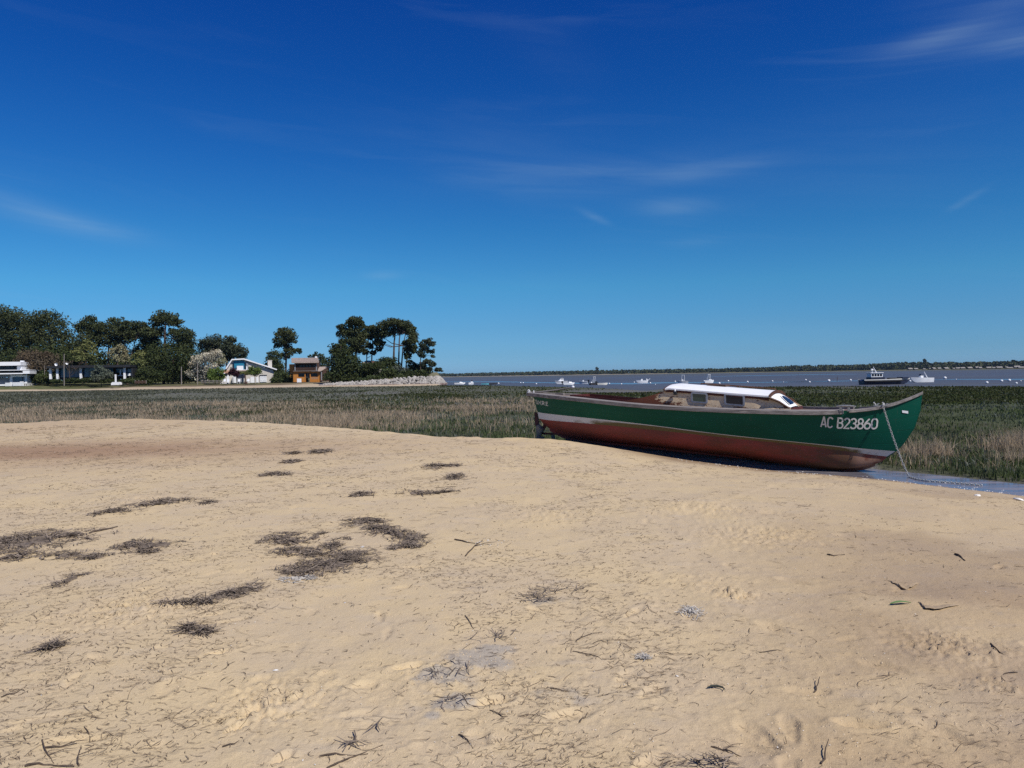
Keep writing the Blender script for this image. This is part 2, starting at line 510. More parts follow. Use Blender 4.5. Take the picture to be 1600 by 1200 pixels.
def sand_masks(x, y, d):
    damp = np.maximum(sstep(1.5, .05, d + .5 * (fbm(x * 2, y * 2, 3, 3) - .5)) * sstep(1.5, 3.5, x), .35 * sstep(5.5, 0.5, d) * sstep(2, 6, x))
    rt = sstep(.15, .55, x / np.maximum(y, 1))
    damp = np.maximum(damp, (.22 + .38 * sstep(.44, .62, fbm(x * .6, y * .6 + 4, 51, 4))) * rt * sstep(17, 9, y))
    red = np.zeros_like(x)
    p = gpt(20, 706, 0)
    red = np.exp(-(((x - p[0]) / 6.0) ** 2 + ((y - p[1]) / 3.4) ** 2)) * (.7 + .6 * (fbm(x * .6, y * 1.3, 12, 3) - .3))
    p2 = gpt(300, 700, 0)
    red += .30 * np.exp(-(((x - p2[0]) / 6) ** 2 + ((y - p2[1]) / 3.0) ** 2)) + .28 * sstep(-8, -16, x) * sstep(22, 27, y)
    red += .22 * np.exp(-(((x - 2.0) / 1.6) ** 2 + ((y - 3.2) / .5) ** 2)) + .25 * np.exp(-(((x - 3.4) / 1.0) ** 2 + ((y - 5.3) / .7) ** 2))
    ash = np.zeros_like(x)
    for (px, py, r) in ((700, 1050, .20), (740, 1025, .18), (775, 1008, .12), (710, 1090, .14), (680, 1075, .12), (770, 1030, .12), (675, 1110, .07), (880, 1075, .2), (850, 935, .2)):
        q = gpt(px, py, 0); k = 1 if py not in (1075, 935) else .4
        ash = np.maximum(ash, k * np.exp(-(((x - q[0]) / r) ** 2 + ((y - q[1]) / (r * .8)) ** 2) * 1.2))
    ash = sstep(.16, .62, ash + .9 * (fbm(x * 9, y * 9, 61, 4, .6) - .5))
    return np.clip(damp, 0, 1), np.clip(red, 0, 1), ash


def build_sand():
    ys = [1.55]
    while ys[-1] < 46: ys.append(ys[-1] + max(.011, (.0043 if ys[-1] < 8 else .0085) * ys[-1]))
    ys = np.array(ys); us = np.linspace(-1, 1, 800)
    Yg, Ug = np.meshgrid(ys, us, indexing='ij')
    Xg = Ug * (Yg + 1.6) * .92
    x, y = Xg.ravel(), Yg.ravel()
    z = sand_z(x, y); d, _ = bnd(x, y)
    nR, nC = len(ys), len(us)
    idx = np.arange(nR * nC).reshape(nR, nC)
    fq = np.stack([idx[:-1, :-1], idx[:-1, 1:], idx[1:, 1:], idx[1:, :-1]], -1).reshape(-1, 4)
    keep = (d[fq] > -2.0).any(1)
    fq = fq[keep]
    used = np.unique(fq); rm = np.full(nR * nC, -1); rm[used] = np.arange(len(used))
    dm, rd, ash = sand_masks(x[used], y[used], d[used])
    colr = np.stack([dm, rd, ash, np.ones_like(dm)], -1)
    o = np_obj('sand_beach', np.stack([x, y, z], -1)[used], rm[fq], MAT['sand'], None, {'mask': ('FLOAT_COLOR', colr)}, True)
    tag(o, kind='structure')
    # the beach behind and beside the viewer
    gx, gy = np.meshgrid(np.linspace(-60, 60, 61), np.linspace(-60, 30, 46), indexing='ij')
    x, y = gx.ravel(), gy.ravel(); d, _ = bnd(x, y); z = sand_z(x, y, False) - .05
    inside = (np.abs(x) < (y + 1.6) * .92 - .3) & (y > 1.9)
    idx = np.arange(x.size).reshape(gx.shape)
    fq = np.stack([idx[:-1, :-1], idx[1:, :-1], idx[1:, 1:], idx[:-1, 1:]], -1).reshape(-1, 4)
    keep = ~inside[fq].all(1) & (d[fq] > -3).any(1)
    dm, rd, ash = sand_masks(x, y, d)
    o = np_obj('sand_beach', np.stack([x, y, z], -1), fq[keep], MAT['sand'], None, {'mask': ('FLOAT_COLOR', np.stack([dm, rd * 0, ash * 0, dm * 0 + 1], -1))}, True)
    tag(o, kind='structure')


build_sand()

# marsh ground
MUD_EDGE = []
for (px, py) in ((600, 604.5), (690, 602), (760, 602), (800, 602.8), (850, 604.2), (900, 605.0), (960, 606.5), (1010, 607.5), (1060, 606), (1150, 604.5), (1240, 604), (1400, 604), (1500, 604), (1600, 604.5), (2400, 606)):
    p = gpt(px, py, MARSH_Z); MUD_EDGE.append(p[:2])
MUD_EDGE = np.array(MUD_EDGE)


def mud_y(x):                                    # y at which the marsh ends and the mud begins
    return np.interp(x, MUD_EDGE[:, 0], MUD_EDGE[:, 1], left=182, right=MUD_EDGE[-1, 1])


def marsh_z(x, y):
    d, zb = bnd(x, y)
    z = MARSH_Z + .10 * (fbm(x * .12, y * .12, 71, 4) - .5) + .16 * (fbm(x * .9, y * .9, 72, 3) - .5) * sstep(90, 20, y)
    z = z + .12 * sstep(-20, -60, x) * sstep(60, 140, y)
    px_, py_ = gpt(272, 617, -.3)[:2]
    z = z + .35 * np.exp(-(((x - px_) / 7) ** 2 + ((y - py_) / 5) ** 2))
    # trough with the puddle along the beach on the right, under the bow
    w = sstep(3.5, 5.0, x) * sstep(2.3, .9, -d)
    z = z - .22 * w
    z = z - .35 * sstep(-.35, .25, d)
    # the bank the boat rests on
    bu = (x - .35) * math.cos(math.radians(33)) - (y - 20.6) * math.sin(math.radians(33)); bv = (x - .35) * math.sin(math.radians(33)) + (y - 20.6) * math.cos(math.radians(33))
    bank = np.interp(bu, [.6, 1.2, 2.2, 3.5, 5.5, 7.6, 8.4], [-.35, -.03, -.11, -.18, -.31, -.46, -.6]) - .45 * np.maximum(np.abs(bv) - .25, 0) + .05 * (fbm(x * 3, y * 3, 19, 3) - .5)
    z = np.where((bu > .6) & (bu < 8.4) & (np.abs(bv) < 1.3), np.maximum(z, bank), z)
    e = mud_y(x) - y + 30 * sstep(-19, -24, x)
    z = z + (MUD_Z - .05 - z) * sstep(1.5, -2.5, e + 3 * (fbm(x * .1, y * .1, 3, 3) - .5))
    # muddy inlet behind the cabin
    q = gpt(960, 609.5, MARSH_Z)
    z = z - .45 * np.exp(-(((x - q[0] + (y - q[1]) * .15) / 7.0) ** 2 + ((y - q[1]) / 11) ** 2))
    return z


t = NT('marsh_ground')
n1, n2, n3 = t.noise(.10, 4, .6, stretch=(.6, 1, 1)), t.noise(.9, 5, .65), t.noise(6, 4, .65)
c = t.mix(t.mapr(n2, .35, .65), (.042, .050, .020, 1), (.075, .070, .036, 1))
c = t.mix(t.mapr(n1, .42, .62, 0, .8), c, (.062, .080, .028, 1))
c = t.mix(t.mapr(n3, .45, .7, 0, .7), c, (.032, .036, .020, 1))
xx = t.xyz()
c = t.mix(t.mapr(xx[0], 8, -25, 0, .55), c, (.150, .148, .115, 1))
wet = t.attr('mud')
c = t.mix(wet, c, (.145, .135, .118, 1))
t.bump(n3, .8, .12)
MAT['marsh'] = t.done(c, t.math('SUBTRACT', .9, t.math('MULTIPLY', wet, .35)), .25)


def build_marsh():
    ys = [9.0]
    while ys[-1] < 200: ys.append(ys[-1] + max(.12, .012 * ys[-1]))
    ys = np.array(ys); us = np.linspace(-1, 1, 300)
    Yg, Ug = np.meshgrid(ys, us, indexing='ij'); Xg = Ug * (Yg + 6) * .95
    x, y = Xg.ravel(), Yg.ravel(); d, _ = bnd(x, y); z = marsh_z(x, y)
    idx = np.arange(x.size).reshape(Xg.shape)
    fq = np.stack([idx[:-1, :-1], idx[:-1, 1:], idx[1:, 1:], idx[1:, :-1]], -1).reshape(-1, 4)
    fq = fq[(d[fq] < .8).any(1)]
    used = np.unique(fq); rm = np.full(x.size, -1); rm[used] = np.arange(len(used))
    q = gpt(960, 609.5, MARSH_Z)
    mud = np.exp(-(((x - q[0] + (y - q[1]) * .15) / 7.5) ** 2 + ((y - q[1]) / 11) ** 2) * .9) * 1.3
    mud = np.maximum(mud, sstep(2.5, .8, -d) * sstep(3, 4.5, x))
    bu = (x - .35) * math.cos(math.radians(33)) - (y - 20.6) * math.sin(math.radians(33)); bv = (x - .35) * math.sin(math.radians(33)) + (y - 20.6) * math.cos(math.radians(33))
    mud = np.maximum(mud, ((bu > .3) & (bu < 8.5) & (np.abs(bv) < 1.4)) * 1.0)
    mud = np.maximum(mud, .6 * sstep(.60, .70, fbm(x * .10, y * .035, 91, 4)) * sstep(130, 100, y))
    mud = np.maximum(mud, sstep(1, -1.5, mud_y(x) - y + 30 * sstep(-19, -24, x)))
    px_, py_ = gpt(272, 617, -.3)[:2]
    mud = np.maximum(mud, .8 * np.exp(-(((x - px_) / 4.5) ** 2 + ((y - py_) / 3.5) ** 2)))
    o = np_obj('marsh_ground', np.stack([x, y, z], -1)[used], rm[fq], MAT['marsh'], None, {'mud': ('FLOAT', np.clip(mud, 0, 1)[used])}, True)
    tag(o, kind='structure')


build_marsh()

# mudflat to the horizon, with the thin sheets of water left by the tide
t = NT('tidal_mudflat')
nb = t.noise(.012, 4, .55, stretch=(.22, 1, 1))
nf = t.noise(.10, 5, .6, stretch=(.12, 1, 1))
nv = t.noise(.9, 4, .6, stretch=(.3, 1, 1))
c = t.mix(t.mapr(nf, .38, .66), (.062, .074, .098, 1), (.088, .093, .103, 1))
c = t.mix(t.mapr(nb, .50, .62, 0, .45), c, (.10, .09, .075, 1))
c = t.mix(t.mapr(nv, .5, .7, 0, .5), c, (.058, .062, .068, 1))
yy = t.xyz()[1]
far = t.mapr(yy, 520, 900)
c = t.mix(t.math('MULTIPLY', far, t.mapr(nb, .44, .58, .15, .9)), c, (.085, .082, .056, 1))
wetm = t.mapr(nf, .46, .60)
t.bump(t.noise(2.5, 4, .6, stretch=(.4, 1, 1)), .25, .1)
MAT['mud'] = t.done(c, t.mix(wetm, (.6, .6, .6, 1), (.42, .42, .42, 1)), .22)
mb = MB()
gx = [-5000, -600, -150, -60, 0, 60, 150, 400, 900, 5000]; gy = [60, 140, 260, 500, 1000, 2000, 5000]
for j in range(len(gy) - 1):
    for i in range(len(gx) - 1):
        mb.add([(gx[i], gy[j], MUD_Z), (gx[i + 1], gy[j], MUD_Z), (gx[i + 1], gy[j + 1], MUD_Z), (gx[i], gy[j + 1], MUD_Z)], [(0, 1, 2, 3)])
tag(obj('mudflat', mb, MAT['mud']), kind='structure')
mb = MB().add([(-5000, -1500, -1.0), (5000, -1500, -1.0), (5000, 5000, -1.0), (-5000, 5000, -1.0)], [(0, 1, 2, 3)])
tag(obj('ground', mb, simple('dull_earth', (.14, .12, .09), .9, .2, .05)), kind='structure')

t = NT('still_water')
t.bump(t.noise(1.4, 4, .6, stretch=(.35, 1, 1)), .12, .05)
MAT['water'] = t.done((.075, .088, .125, 1), .16, .5)


def water_sheet(name, outline, z):
    mb = MB(); n = len(outline)
    mb.add([(p[0], p[1], z) for p in outline], [tuple(range(n))])
    return tag(obj(name, mb, MAT['water']), kind='structure')


def channel(pxs, z, name='water_channel'):
    top = [gpt(a, b, z) for a, b, w in pxs]; bot = [gpt(a, b + w, z) for a, b, w in pxs]
    return water_sheet(name, [(p[0], p[1]) for p in bot] + [(p[0], p[1]) for p in top[::-1]], z)


channel([(690, 596.5, .4), (780, 596, .9), (860, 597.5, .9), (930, 598.6, 1.4), (985, 598.6, 1.7), (1040, 597.4, 1.3), (1110, 597, .9), (1180, 597.2, .8), (1260, 596.2, .5), (1300, 596, .1)], MUD_Z + .006)
channel([(1230, 596.8, .2), (1300, 595.2, .9), (1340, 594.6, .7), (1440, 593.0, .3)], MUD_Z + .006)
channel([(1440, 593.4, .2), (1500, 592.2, .9), (1560, 592.2, 1.3), (1640, 591.4, 1.6), (1800, 589, 2)], MUD_Z + .006)
channel([(1100, 588.5, .1), (1180, 586.5, .5), (1260, 585.2, .6), (1340, 584.6, .2)], MUD_Z + .006)

# puddle in the trough under the bow
t = NT('shallow_puddle')
t.bump(t.noise(9, 4, .6, stretch=(.4, 1, 1)), .10, .01)
pn = t.noise(1.6, 5, .6, stretch=(.5, 1.4, 1))
MAT['puddle'] = t.done(t.mix(t.mapr(pn, .4, .62), (.13, .125, .15, 1), (.22, .20, .205, 1)), t.mapr(pn, .4, .62, .14, .36), .5)
mb = MB()
xs = np.linspace(5.2, 16, 60)
bx = BND[:, 0]
for i in range(len(xs) - 1):
    q = []
    for xv in (xs[i], xs[i + 1]):
        yb = float(np.interp(xv, bx[4:], BND[4:, 1])); q.append((xv, yb - .5, PUDDLE_Z)); q.append((xv, yb + 2.6, PUDDLE_Z))
    mb.add([q[0], q[2], q[3], q[1]], [(0, 1, 2, 3)])
tag(obj('puddle', mb, MAT['puddle']), kind='structure')

# ------------------------------------------------------------------ marsh vegetation
def blades(P, h, w, lean, name, mat, label=None, wmin=0.0):
    n = len(P)
    yaw = rng.uniform(0, 2 * np.pi, n); la = rng.uniform(0, 2 * np.pi, n)
    ln = np.abs(rng.normal(0, lean, n)) * h
    a = np.stack([np.cos(yaw), np.sin(yaw), 0 * yaw], -1) * (w / 2)[:, None]
    L = np.stack([np.cos(la), np.sin(la), 0 * la], -1)
    base = P; mid = P + L * (ln * .3)[:, None] + np.array([0, 0, 1]) * (h * .55)[:, None]
    tip = P + L * ln[:, None] + np.array([0, 0, 1]) * (h * np.sqrt(np.clip(1 - (ln / h) ** 2 * .5, .2, 1)))[:, None]
    V = np.stack([base - a, base + a, mid + a * .75, mid - a * .75, tip], 1).reshape(-1, 3)
    i = np.arange(n)[:, None] * 5
    Fq = np.concatenate([i + np.array([[0, 1, 2]]), i + np.array([[0, 2, 3]]), i + np.array([[3, 2, 4]])])
    tint = np.repeat(np.clip(rng.normal(.5, .28, n), 0, 1), 5)
    o = np_obj(name, V, Fq, mat, None, {'tint': ('FLOAT', tint)})
    return tag(o, label, None, None, 'stuff')


def bladem(name, a, b, c3=None, trans=.35, grey=None):
    t = NT(name)
    col = t.mix(t.attr('tint'), a, b)
    if grey: col = t.mix(t.mapr(t.xyz()[0], -5, -40, 0, .75), col, t.mix(t.attr('tint'), sc4(grey, .6), sc4(grey, 1.3)))
    if c3: col = t.mix(t.mapr(t.noise(.5, 3), .45, .65, 0, .7), col, c3)
    m = t.done(col, .75, .12)
    tr = t.n.new('ShaderNodeBsdfTranslucent'); mx = t.n.new('ShaderNodeMixShader'); mx.inputs[0].default_value = trans
    t.put(tr.inputs[0], col); t.l.new(t.b.outputs[0], mx.inputs[1]); t.l.new(tr.outputs[0], mx.inputs[2]); t.l.new(mx.outputs[0], t.n['Material Output'].inputs[0])
    return m


MAT['reed'] = bladem('dry_reed', (.27, .195, .125, 1), (.58, .46, .32, 1), (.36, .29, .20, 1))
MAT['cord'] = bladem('cordgrass', (.038, .056, .020, 1), (.115, .150, .055, 1), (.095, .105, .070, 1), grey=(.150, .158, .122))
MAT['samphire'] = bladem('grey_saltmarsh', (.085, .098, .075, 1), (.19, .205, .165, 1))
MAT['far_turf'] = bladem('marsh_turf', (.024, .034, .010, 1), (.076, .092, .028, 1), (.066, .062, .030, 1), grey=(.120, .125, .095))


def under_boat(X, Y):
    c, s = math.cos(math.radians(-33)), math.sin(math.radians(-33))
    u = (X - .35) * c + (Y - 20.6) * s; v = -(X - .35) * s + (Y - 20.6) * c
    return (u > -.4) & (u < 8.7) & (v < .9) & (v > -3.2)


def scatter(n, ymin, ymax, xf, power=1.6):
    u = rng.random(n)
    p = 1 - power
    Y = (ymin ** p + u * (ymax ** p - ymin ** p)) ** (1 / p)
    X = rng.uniform(-1, 1, n) * xf * (Y + 3)
    return X, Y


def ell(x, y, px, py, rx, ry, z=MARSH_Z):
    q = gpt(px, py, z); qa = gpt(px + rx, py, z); qu = gpt(px, py - ry, z); qd = gpt(px, py + ry, z)
    return np.exp(-(((x - q[0] * y / q[1]) / (abs(qa[0] - q[0]) * y / q[1])) ** 2 + ((y - q[1]) / (abs(qu[1] - qd[1]) / 2)) ** 2))


# dry reeds
X, Y = scatter(520000, 15, 75, .76, 1.25)
d, _ = bnd(X, Y)
m = np.zeros_like(X)
for e in ((60, 648, 190, 15, .9), (330, 644, 190, 15, .9), (120, 636, 240, 9, .7), (540, 660, 75, 9, 1.0), (610, 655, 60, 12, .7), (470, 652, 120, 9, .8), (770, 636, 90, 11, 1.0), (740, 648, 60, 9, .6), (720, 630, 40, 6, .8), (520, 630, 40, 4, .6), (650, 640, 60, 6, .3), (420, 634, 80, 5, .4),
          (1510, 716, 90, 12, 1.0), (1600, 704, 80, 9, .8), (1450, 722, 50, 8, .9), (1700, 708, 160, 11, .8)):
    m = np.maximum(m, e[4] * np.minimum(1, 1.6 * ell(X, Y, *e[:4])))
m = m * np.where(X > 5, sstep(.42, .60, fbm(X * .7, Y * .7, 201, 4, .6)), sstep(.36, .52, fbm(X * .33, Y * .33, 201, 4, .6))) * (d < -.35)
m = m * np.where(X > 3, sstep(-1.9, -2.6, d), 1)
k = rng.random(len(X)) < m * np.where(X > 5, .9, .62)
k &= ~under_boat(X, Y)
X, Y = X[k], Y[k]; z = marsh_z(X, Y)
hh = rng.uniform(.30, .72, len(X)) * (.6 + .8 * fbm(X * .3, Y * .3, 5, 3)) * np.where(X > 5, .72, .62)
blades(np.stack([X, Y, z - .03], -1), hh, .0035 + .00042 * Y, .60, 'dry_reeds', MAT['reed'], 'dry brown reeds standing in patches on the marsh')
# green cordgrass and low grey saltmarsh plants
X, Y = scatter(150000, 13.5, 70, .76, 1.7)
d, _ = bnd(X, Y)
tr = np.where(X > 3.6, d < -1.75 - .3 * fbm(X * 1.3, Y, 8, 2), d < -.25)
k = tr & (rng.random(len(X)) < .25 + .75 * sstep(.35, .6, fbm(X * .5, Y * .5, 301, 4, .6))) & (Y < mud_y(X) - 2)
k &= ~under_boat(X, Y)
X, Y, d = X[k], Y[k], d[k]
hh = rng.uniform(.07, .20, len(X)) * (1 + .5 * sstep(-3.2, -1.5, d) * (X > 6))
blades(np.stack([X, Y, marsh_z(X, Y) - .02], -1), hh, .006 + .0011 * Y, .5, 'cordgrass', MAT['cord'], 'green cordgrass covering the salt marsh')
X, Y = scatter(90000, 13.5, 80, .76, 1.5)
d, _ = bnd(X, Y)
k = np.where(X > 3.6, d < -2.4, d < -.15) & (rng.random(len(X)) < sstep(.44, .62, fbm(X * .22, Y * .22, 401, 4, .6)) * np.where(X > 3, .45, 1)) & ~under_boat(X, Y)
X, Y = X[k], Y[k]
blades(np.stack([X, Y, marsh_z(X, Y) - .02], -1), rng.uniform(.08, .2, len(X)), .012 + .0016 * Y, .6, 'saltmarsh_plants', MAT['samphire'], 'low grey green saltmarsh plants between the reeds')
X, Y = scatter(120000, 45, 183, .74, 1.2)
k = (Y < mud_y(X) - 1.0 - 3 * rng.random(len(X))) & (rng.random(len(X)) < .2 + .8 * sstep(.38, .6, fbm(X * .12, Y * .05, 501, 4, .6)))
q = gpt(960, 609.5, MARSH_Z)
k &= np.exp(-(((X - q[0] + (Y - q[1]) * .15) / 7.5) ** 2 + ((Y - q[1]) / 11) ** 2)) < .45
X, Y = X[k], Y[k]
blades(np.stack([X, Y, marsh_z(X, Y) - .02], -1), rng.uniform(.08, .22, len(X)), .06 + .0012 * Y, .6, 'marsh_turf', MAT['far_turf'], 'dark green turf of the open salt marsh')

# ------------------------------------------------------------------ wrack, twigs and shells on the sand
MAT['wrack'] = bladem('dried_seaweed', (.058, .044, .034, 1), (.34, .275, .215, 1), None, .1)
MAT['algae'] = bladem('grey_dried_algae', (.34, .315, .28, 1), (.62, .58, .52, 1), None, .1)
MAT['twig'] = simple('dry_twig', (.085, .062, .046), .85, .35, 20, bump=.3)
MAT['litter'] = bladem('fine_plant_litter', (.065, .042, .026, 1), (.24, .175, .115, 1), None, .1)


def strands(P, L, w, yaw, zj, name, mat, up=.25):
    """flat curved strips, four points each, lying on the sand"""
    n = len(P); T = np.linspace(-.5, .5, 4)
    cur = rng.normal(0, 1.5, n)
    V = np.zeros((n, 4, 2, 3))
    base = None
    ang0 = yaw
    for j, tt in enumerate(T):
        an = ang0 + cur * tt
        px = P[:, 0] + L * tt * np.cos(ang0 + cur * tt * .5); py = P[:, 1] + L * tt * np.sin(ang0 + cur * tt * .5)
        nx, ny = -np.sin(an), np.cos(an)
        wj = w * (1.0 if 0 < j < 3 else .55)
        pz = sand_z(px, py) + zj + .004 + up * L * np.abs(rng.normal(0, .35, n)) * (.3 + abs(tt))
        for s, sg in ((0, -1), (1, 1)):
            V[:, j, s, 0] = px + sg * nx * wj / 2; V[:, j, s, 1] = py + sg * ny * wj / 2
            V[:, j, s, 2] = pz + sg * w * rng.uniform(-.4, .4, n)
    i = np.arange(n)[:, None] * 8
    Fq = np.concatenate([i + np.array([[2 * j, 2 * j + 1, 2 * j + 3, 2 * j + 2]]) for j in range(3)])
    tint = np.repeat(np.clip(rng.normal(.45, .3, n), 0, 1), 8)
    return V.reshape(-1, 3), Fq, tint


def pile(label, parts, dens=1.0, mat='wrack', L=(.05, .20), w=.0056, zmax=.04, name='seaweed_pile', cat='seaweed pile', yaw0=.1, yawsd=1.3):
    """parts: (px, py, rx, ry, tilt) ellipses in the photo, laid on the beach"""
    Ps, Zs, Ys = [], [], []
    c0 = sgp(parts[0][0], parts[0][1])
    for (px, py, rx, ry, tl) in parts:
        c = sgp(px, py); sx = c[1] / F * rx; sy = abs(sgp(px, py - ry)[1] - sgp(px, py + ry)[1]) / 2
        n = int(dens * (110 + 2500 * sx * sy * (6 / max(c[1], 3)) ** .9))
        r = np.minimum(np.sqrt(rng.random(n)) * (1 + .38 * np.abs(rng.normal(0, 1, n)) ** 2), 1.4); a = rng.uniform(0, 2 * np.pi, n)
        u, v = r * np.cos(a) * sx, r * np.sin(a) * sy
        tlw = tl * 1.0
        x, y = c[0] + u, c[1] + v + u * tlw
        keep = fbm(x * 5 / max(sx, .25) * .3, y * 5 / max(sx, .25) * .55, 7 + int(px), 3) > .44
        x, y, r = x[keep], y[keep], r[keep]
        Ps.append(np.stack([x, y], -1)); Zs.append(np.clip(1 - r * r, 0, 1) * zmax * rng.random(len(x)))
        Ys.append(rng.normal(yaw0 + math.atan(tlw) * .5, yawsd, len(x)))
    P = np.concatenate(Ps); Z = np.concatenate(Zs); yw = np.concatenate(Ys)
    ww = w * max(1.0, c0[1] / 6.0) * rng.uniform(.6, 1.5, len(P))
    V, Fq, tint = strands(P, rng.uniform(L[0], L[1], len(P)) * max(1, c0[1] / 8), ww, yw, Z, name, None)
    if dens > .5:                                # matted base under the loose strands
        MV, MF = [], []
        for (px, py, rx, ry, tl) in parts:
            c = sgp(px, py); sx = c[1] / F * rx; sy = abs(sgp(px, py - ry)[1] - sgp(px, py + ry)[1]) / 2
            o_ = len(V) + len(MV); na = 30
            for j, k in enumerate((0.02, .3, .5, .62)):
                for i in range(na):
                    a = 2 * math.pi * i / na; rr = k * (.45 + .75 * float(vnoise(np.array([3 * math.cos(a) + px]), np.array([3 * math.sin(a) + py]), 9)[0]) + .25 * random.random())
                    x_, y_ = c[0] + rr * sx * math.cos(a), c[1] + rr * sy * math.sin(a) + rr * sx * math.cos(a) * tl
                    MV.append((x_, y_, (.016 * random.random() + .006 if j < 3 else -.012)))
            for j in range(3):
                for i in range(na): MF.append((o_ + j * na + i, o_ + j * na + (i + 1) % na, o_ + (j + 1) * na + (i + 1) % na, o_ + (j + 1) * na + i))
        MV = np.array(MV); MV[:, 2] += sand_z(MV[:, 0], MV[:, 1])
        V = np.concatenate([V, MV]); Fq = np.concatenate([Fq, np.array(MF)]); tint = np.concatenate([tint, rng.uniform(.25, .60, len(MV))])
    V[:, 0] -= c0[0]; V[:, 1] -= c0[1]; V[:, 2] -= c0[2]
    o = np_obj(name, V, Fq, MAT[mat], None, {'tint': ('FLOAT', tint)})
    o.location = tuple(c0)
    return tag(o, label, cat, 'wrack left on the beach')


pile('largest mat of dried brown seaweed at the left photo edge', [(45, 848, 70, 14, .1), (10, 850, 40, 16, 0), (100, 838, 50, 8, .3), (20, 870, 35, 7, 0)], 1.2)
pile('thin wisps of seaweed just below the large mat on the left', [(110, 868, 38, 5, -.1), (150, 872, 18, 4, 0)], .9)
pile('long flat seaweed heap right of the large left mat', [(235, 852, 40, 8, .25), (205, 850, 22, 5, 0), (225, 862, 16, 4, 0)], 1.0)
pile('big grey brown seaweed heap in the middle of the sand', [(520, 880, 50, 14, .15), (480, 890, 36, 10, 0), (545, 872, 30, 12, .2), (522, 853, 16, 9, .5)], 1.5)
pile('pale grey tuft of dried algae at the edge of the big middle heap', [(466, 906, 20, 4, 0)], 1.6, 'algae', (.04, .12), .006, .02, 'algae_tuft', 'algae')
pile('small dark seaweed clump left above the big middle heap', [(440, 841, 22, 9, -.2), (465, 847, 16, 4, 0), (492, 840, 12, 6, .3)], 1.2)
pile('narrow seaweed streak between the small clump and the big heap', [(465, 861, 32, 5, 0), (495, 864, 14, 4, 0)], 1.1)
pile('curved seaweed heap right above the big middle heap', [(615, 834, 34, 7, -.9), (640, 846, 24, 8, -.3), (590, 828, 18, 5, 0), (625, 856, 28, 3, .2)], 1.4)
pile('faint seaweed wisp above the curved heap', [(566, 816, 30, 4, .2), (590, 814, 12, 3, 0)], .9)
pile('comet shaped seaweed heap with a thin tail on the lower left', [(380, 925, 18, 9, .4), (345, 935, 24, 6, .5), (300, 943, 34, 3, .1)], 1.5)
pile('tight dark knot of seaweed in the lower left sand', [(110, 906, 12, 7, .3)], 1.2)
pile('little spidery seaweed tuft above the lower left sticks', [(80, 1013, 12, 5, .4)], .8)
pile('scattered seaweed tufts below the comet shaped heap', [(293, 984, 10, 5, 0), (320, 990, 10, 3, .2)], .7)
pile('seaweed wisps with fine streaks on the left above the large mat', [(265, 784, 24, 4, .2), (230, 789, 24, 3, .2), (180, 800, 24, 4, .3)], .9)
pile('low dark seaweed hump with a tail in the middle distance', [(568, 773, 12, 2.5, .1), (550, 776, 12, 1.0, 0)], .8)
pile('flat seaweed heap with a long stick end in the middle distance', [(652, 771, 22, 3, 0), (690, 769, 20, 1.0, .2)], .75)
pile('farther seaweed strip with a long streak towards the boat', [(680, 730, 12, 3, -.3), (700, 729, 20, 1.2, 0)], .7)
pile('small seaweed crumb right of the farther strip', [(711, 745, 10, 3, .3)], 1.0)
pile('tiny dark seaweed crumb on the far sand, left of two', [(457, 709, 8, 2, 0)], .5)
pile('thin seaweed crumb on the far sand, right of two', [(500, 706, 13, 2, 0)], 1.0)
pile('tiny seaweed crumb just below the two far crumbs', [(455, 722, 10, 1.6, 0)], 1.0)
pile('small brown seaweed crumb at the right end of the left wisps', [(325, 786, 9, 2, 0)], .9)
pile('faint flat seaweed crumb between the wisps and the far crumbs', [(430, 742, 18, 2, .1)], .9)
pile('grey twiggy seaweed tangle in the centre of the sand', [(870, 925, 40, 10, .5), (840, 940, 22, 8, 0), (905, 912, 12, 5, 0)], .28)
pile('wispy dark tangle at the upper end of the pale ash patch', [(765, 1000, 38, 7, .4), (790, 993, 14, 6, .3)], .12)
pile('wispy dark tangle in the middle of the pale ash patch', [(705, 1050, 34, 12, .3)], .10)
pile('wispy dark tangle at the lower end of the pale ash patch', [(715, 1098, 24, 8, 0)], .14)
pile('long stick tangle at the bottom left of centre', [(575, 1140, 22, 5, .5), (570, 1158, 24, 6, .5)], .16)
pile('thin twiggy streak at the bottom left of centre', [(540, 1180, 30, 3, .2)], .2)
pile('bleached grey feathery tuft right of centre', [(1080, 957, 15, 6, 0)], .9, 'algae', (.03, .08), .004, .02, 'algae_tuft', 'algae')
pile('second bleached tuft at the centre right of the ash patch', [(1010, 1027, 11, 4, 0)], .8, 'algae', (.03, .08), .004, .02, 'algae_tuft', 'algae')
pile('twiggy fringe cut by the lower photo edge', [(1115, 1196, 26, 6, 0)], .2)

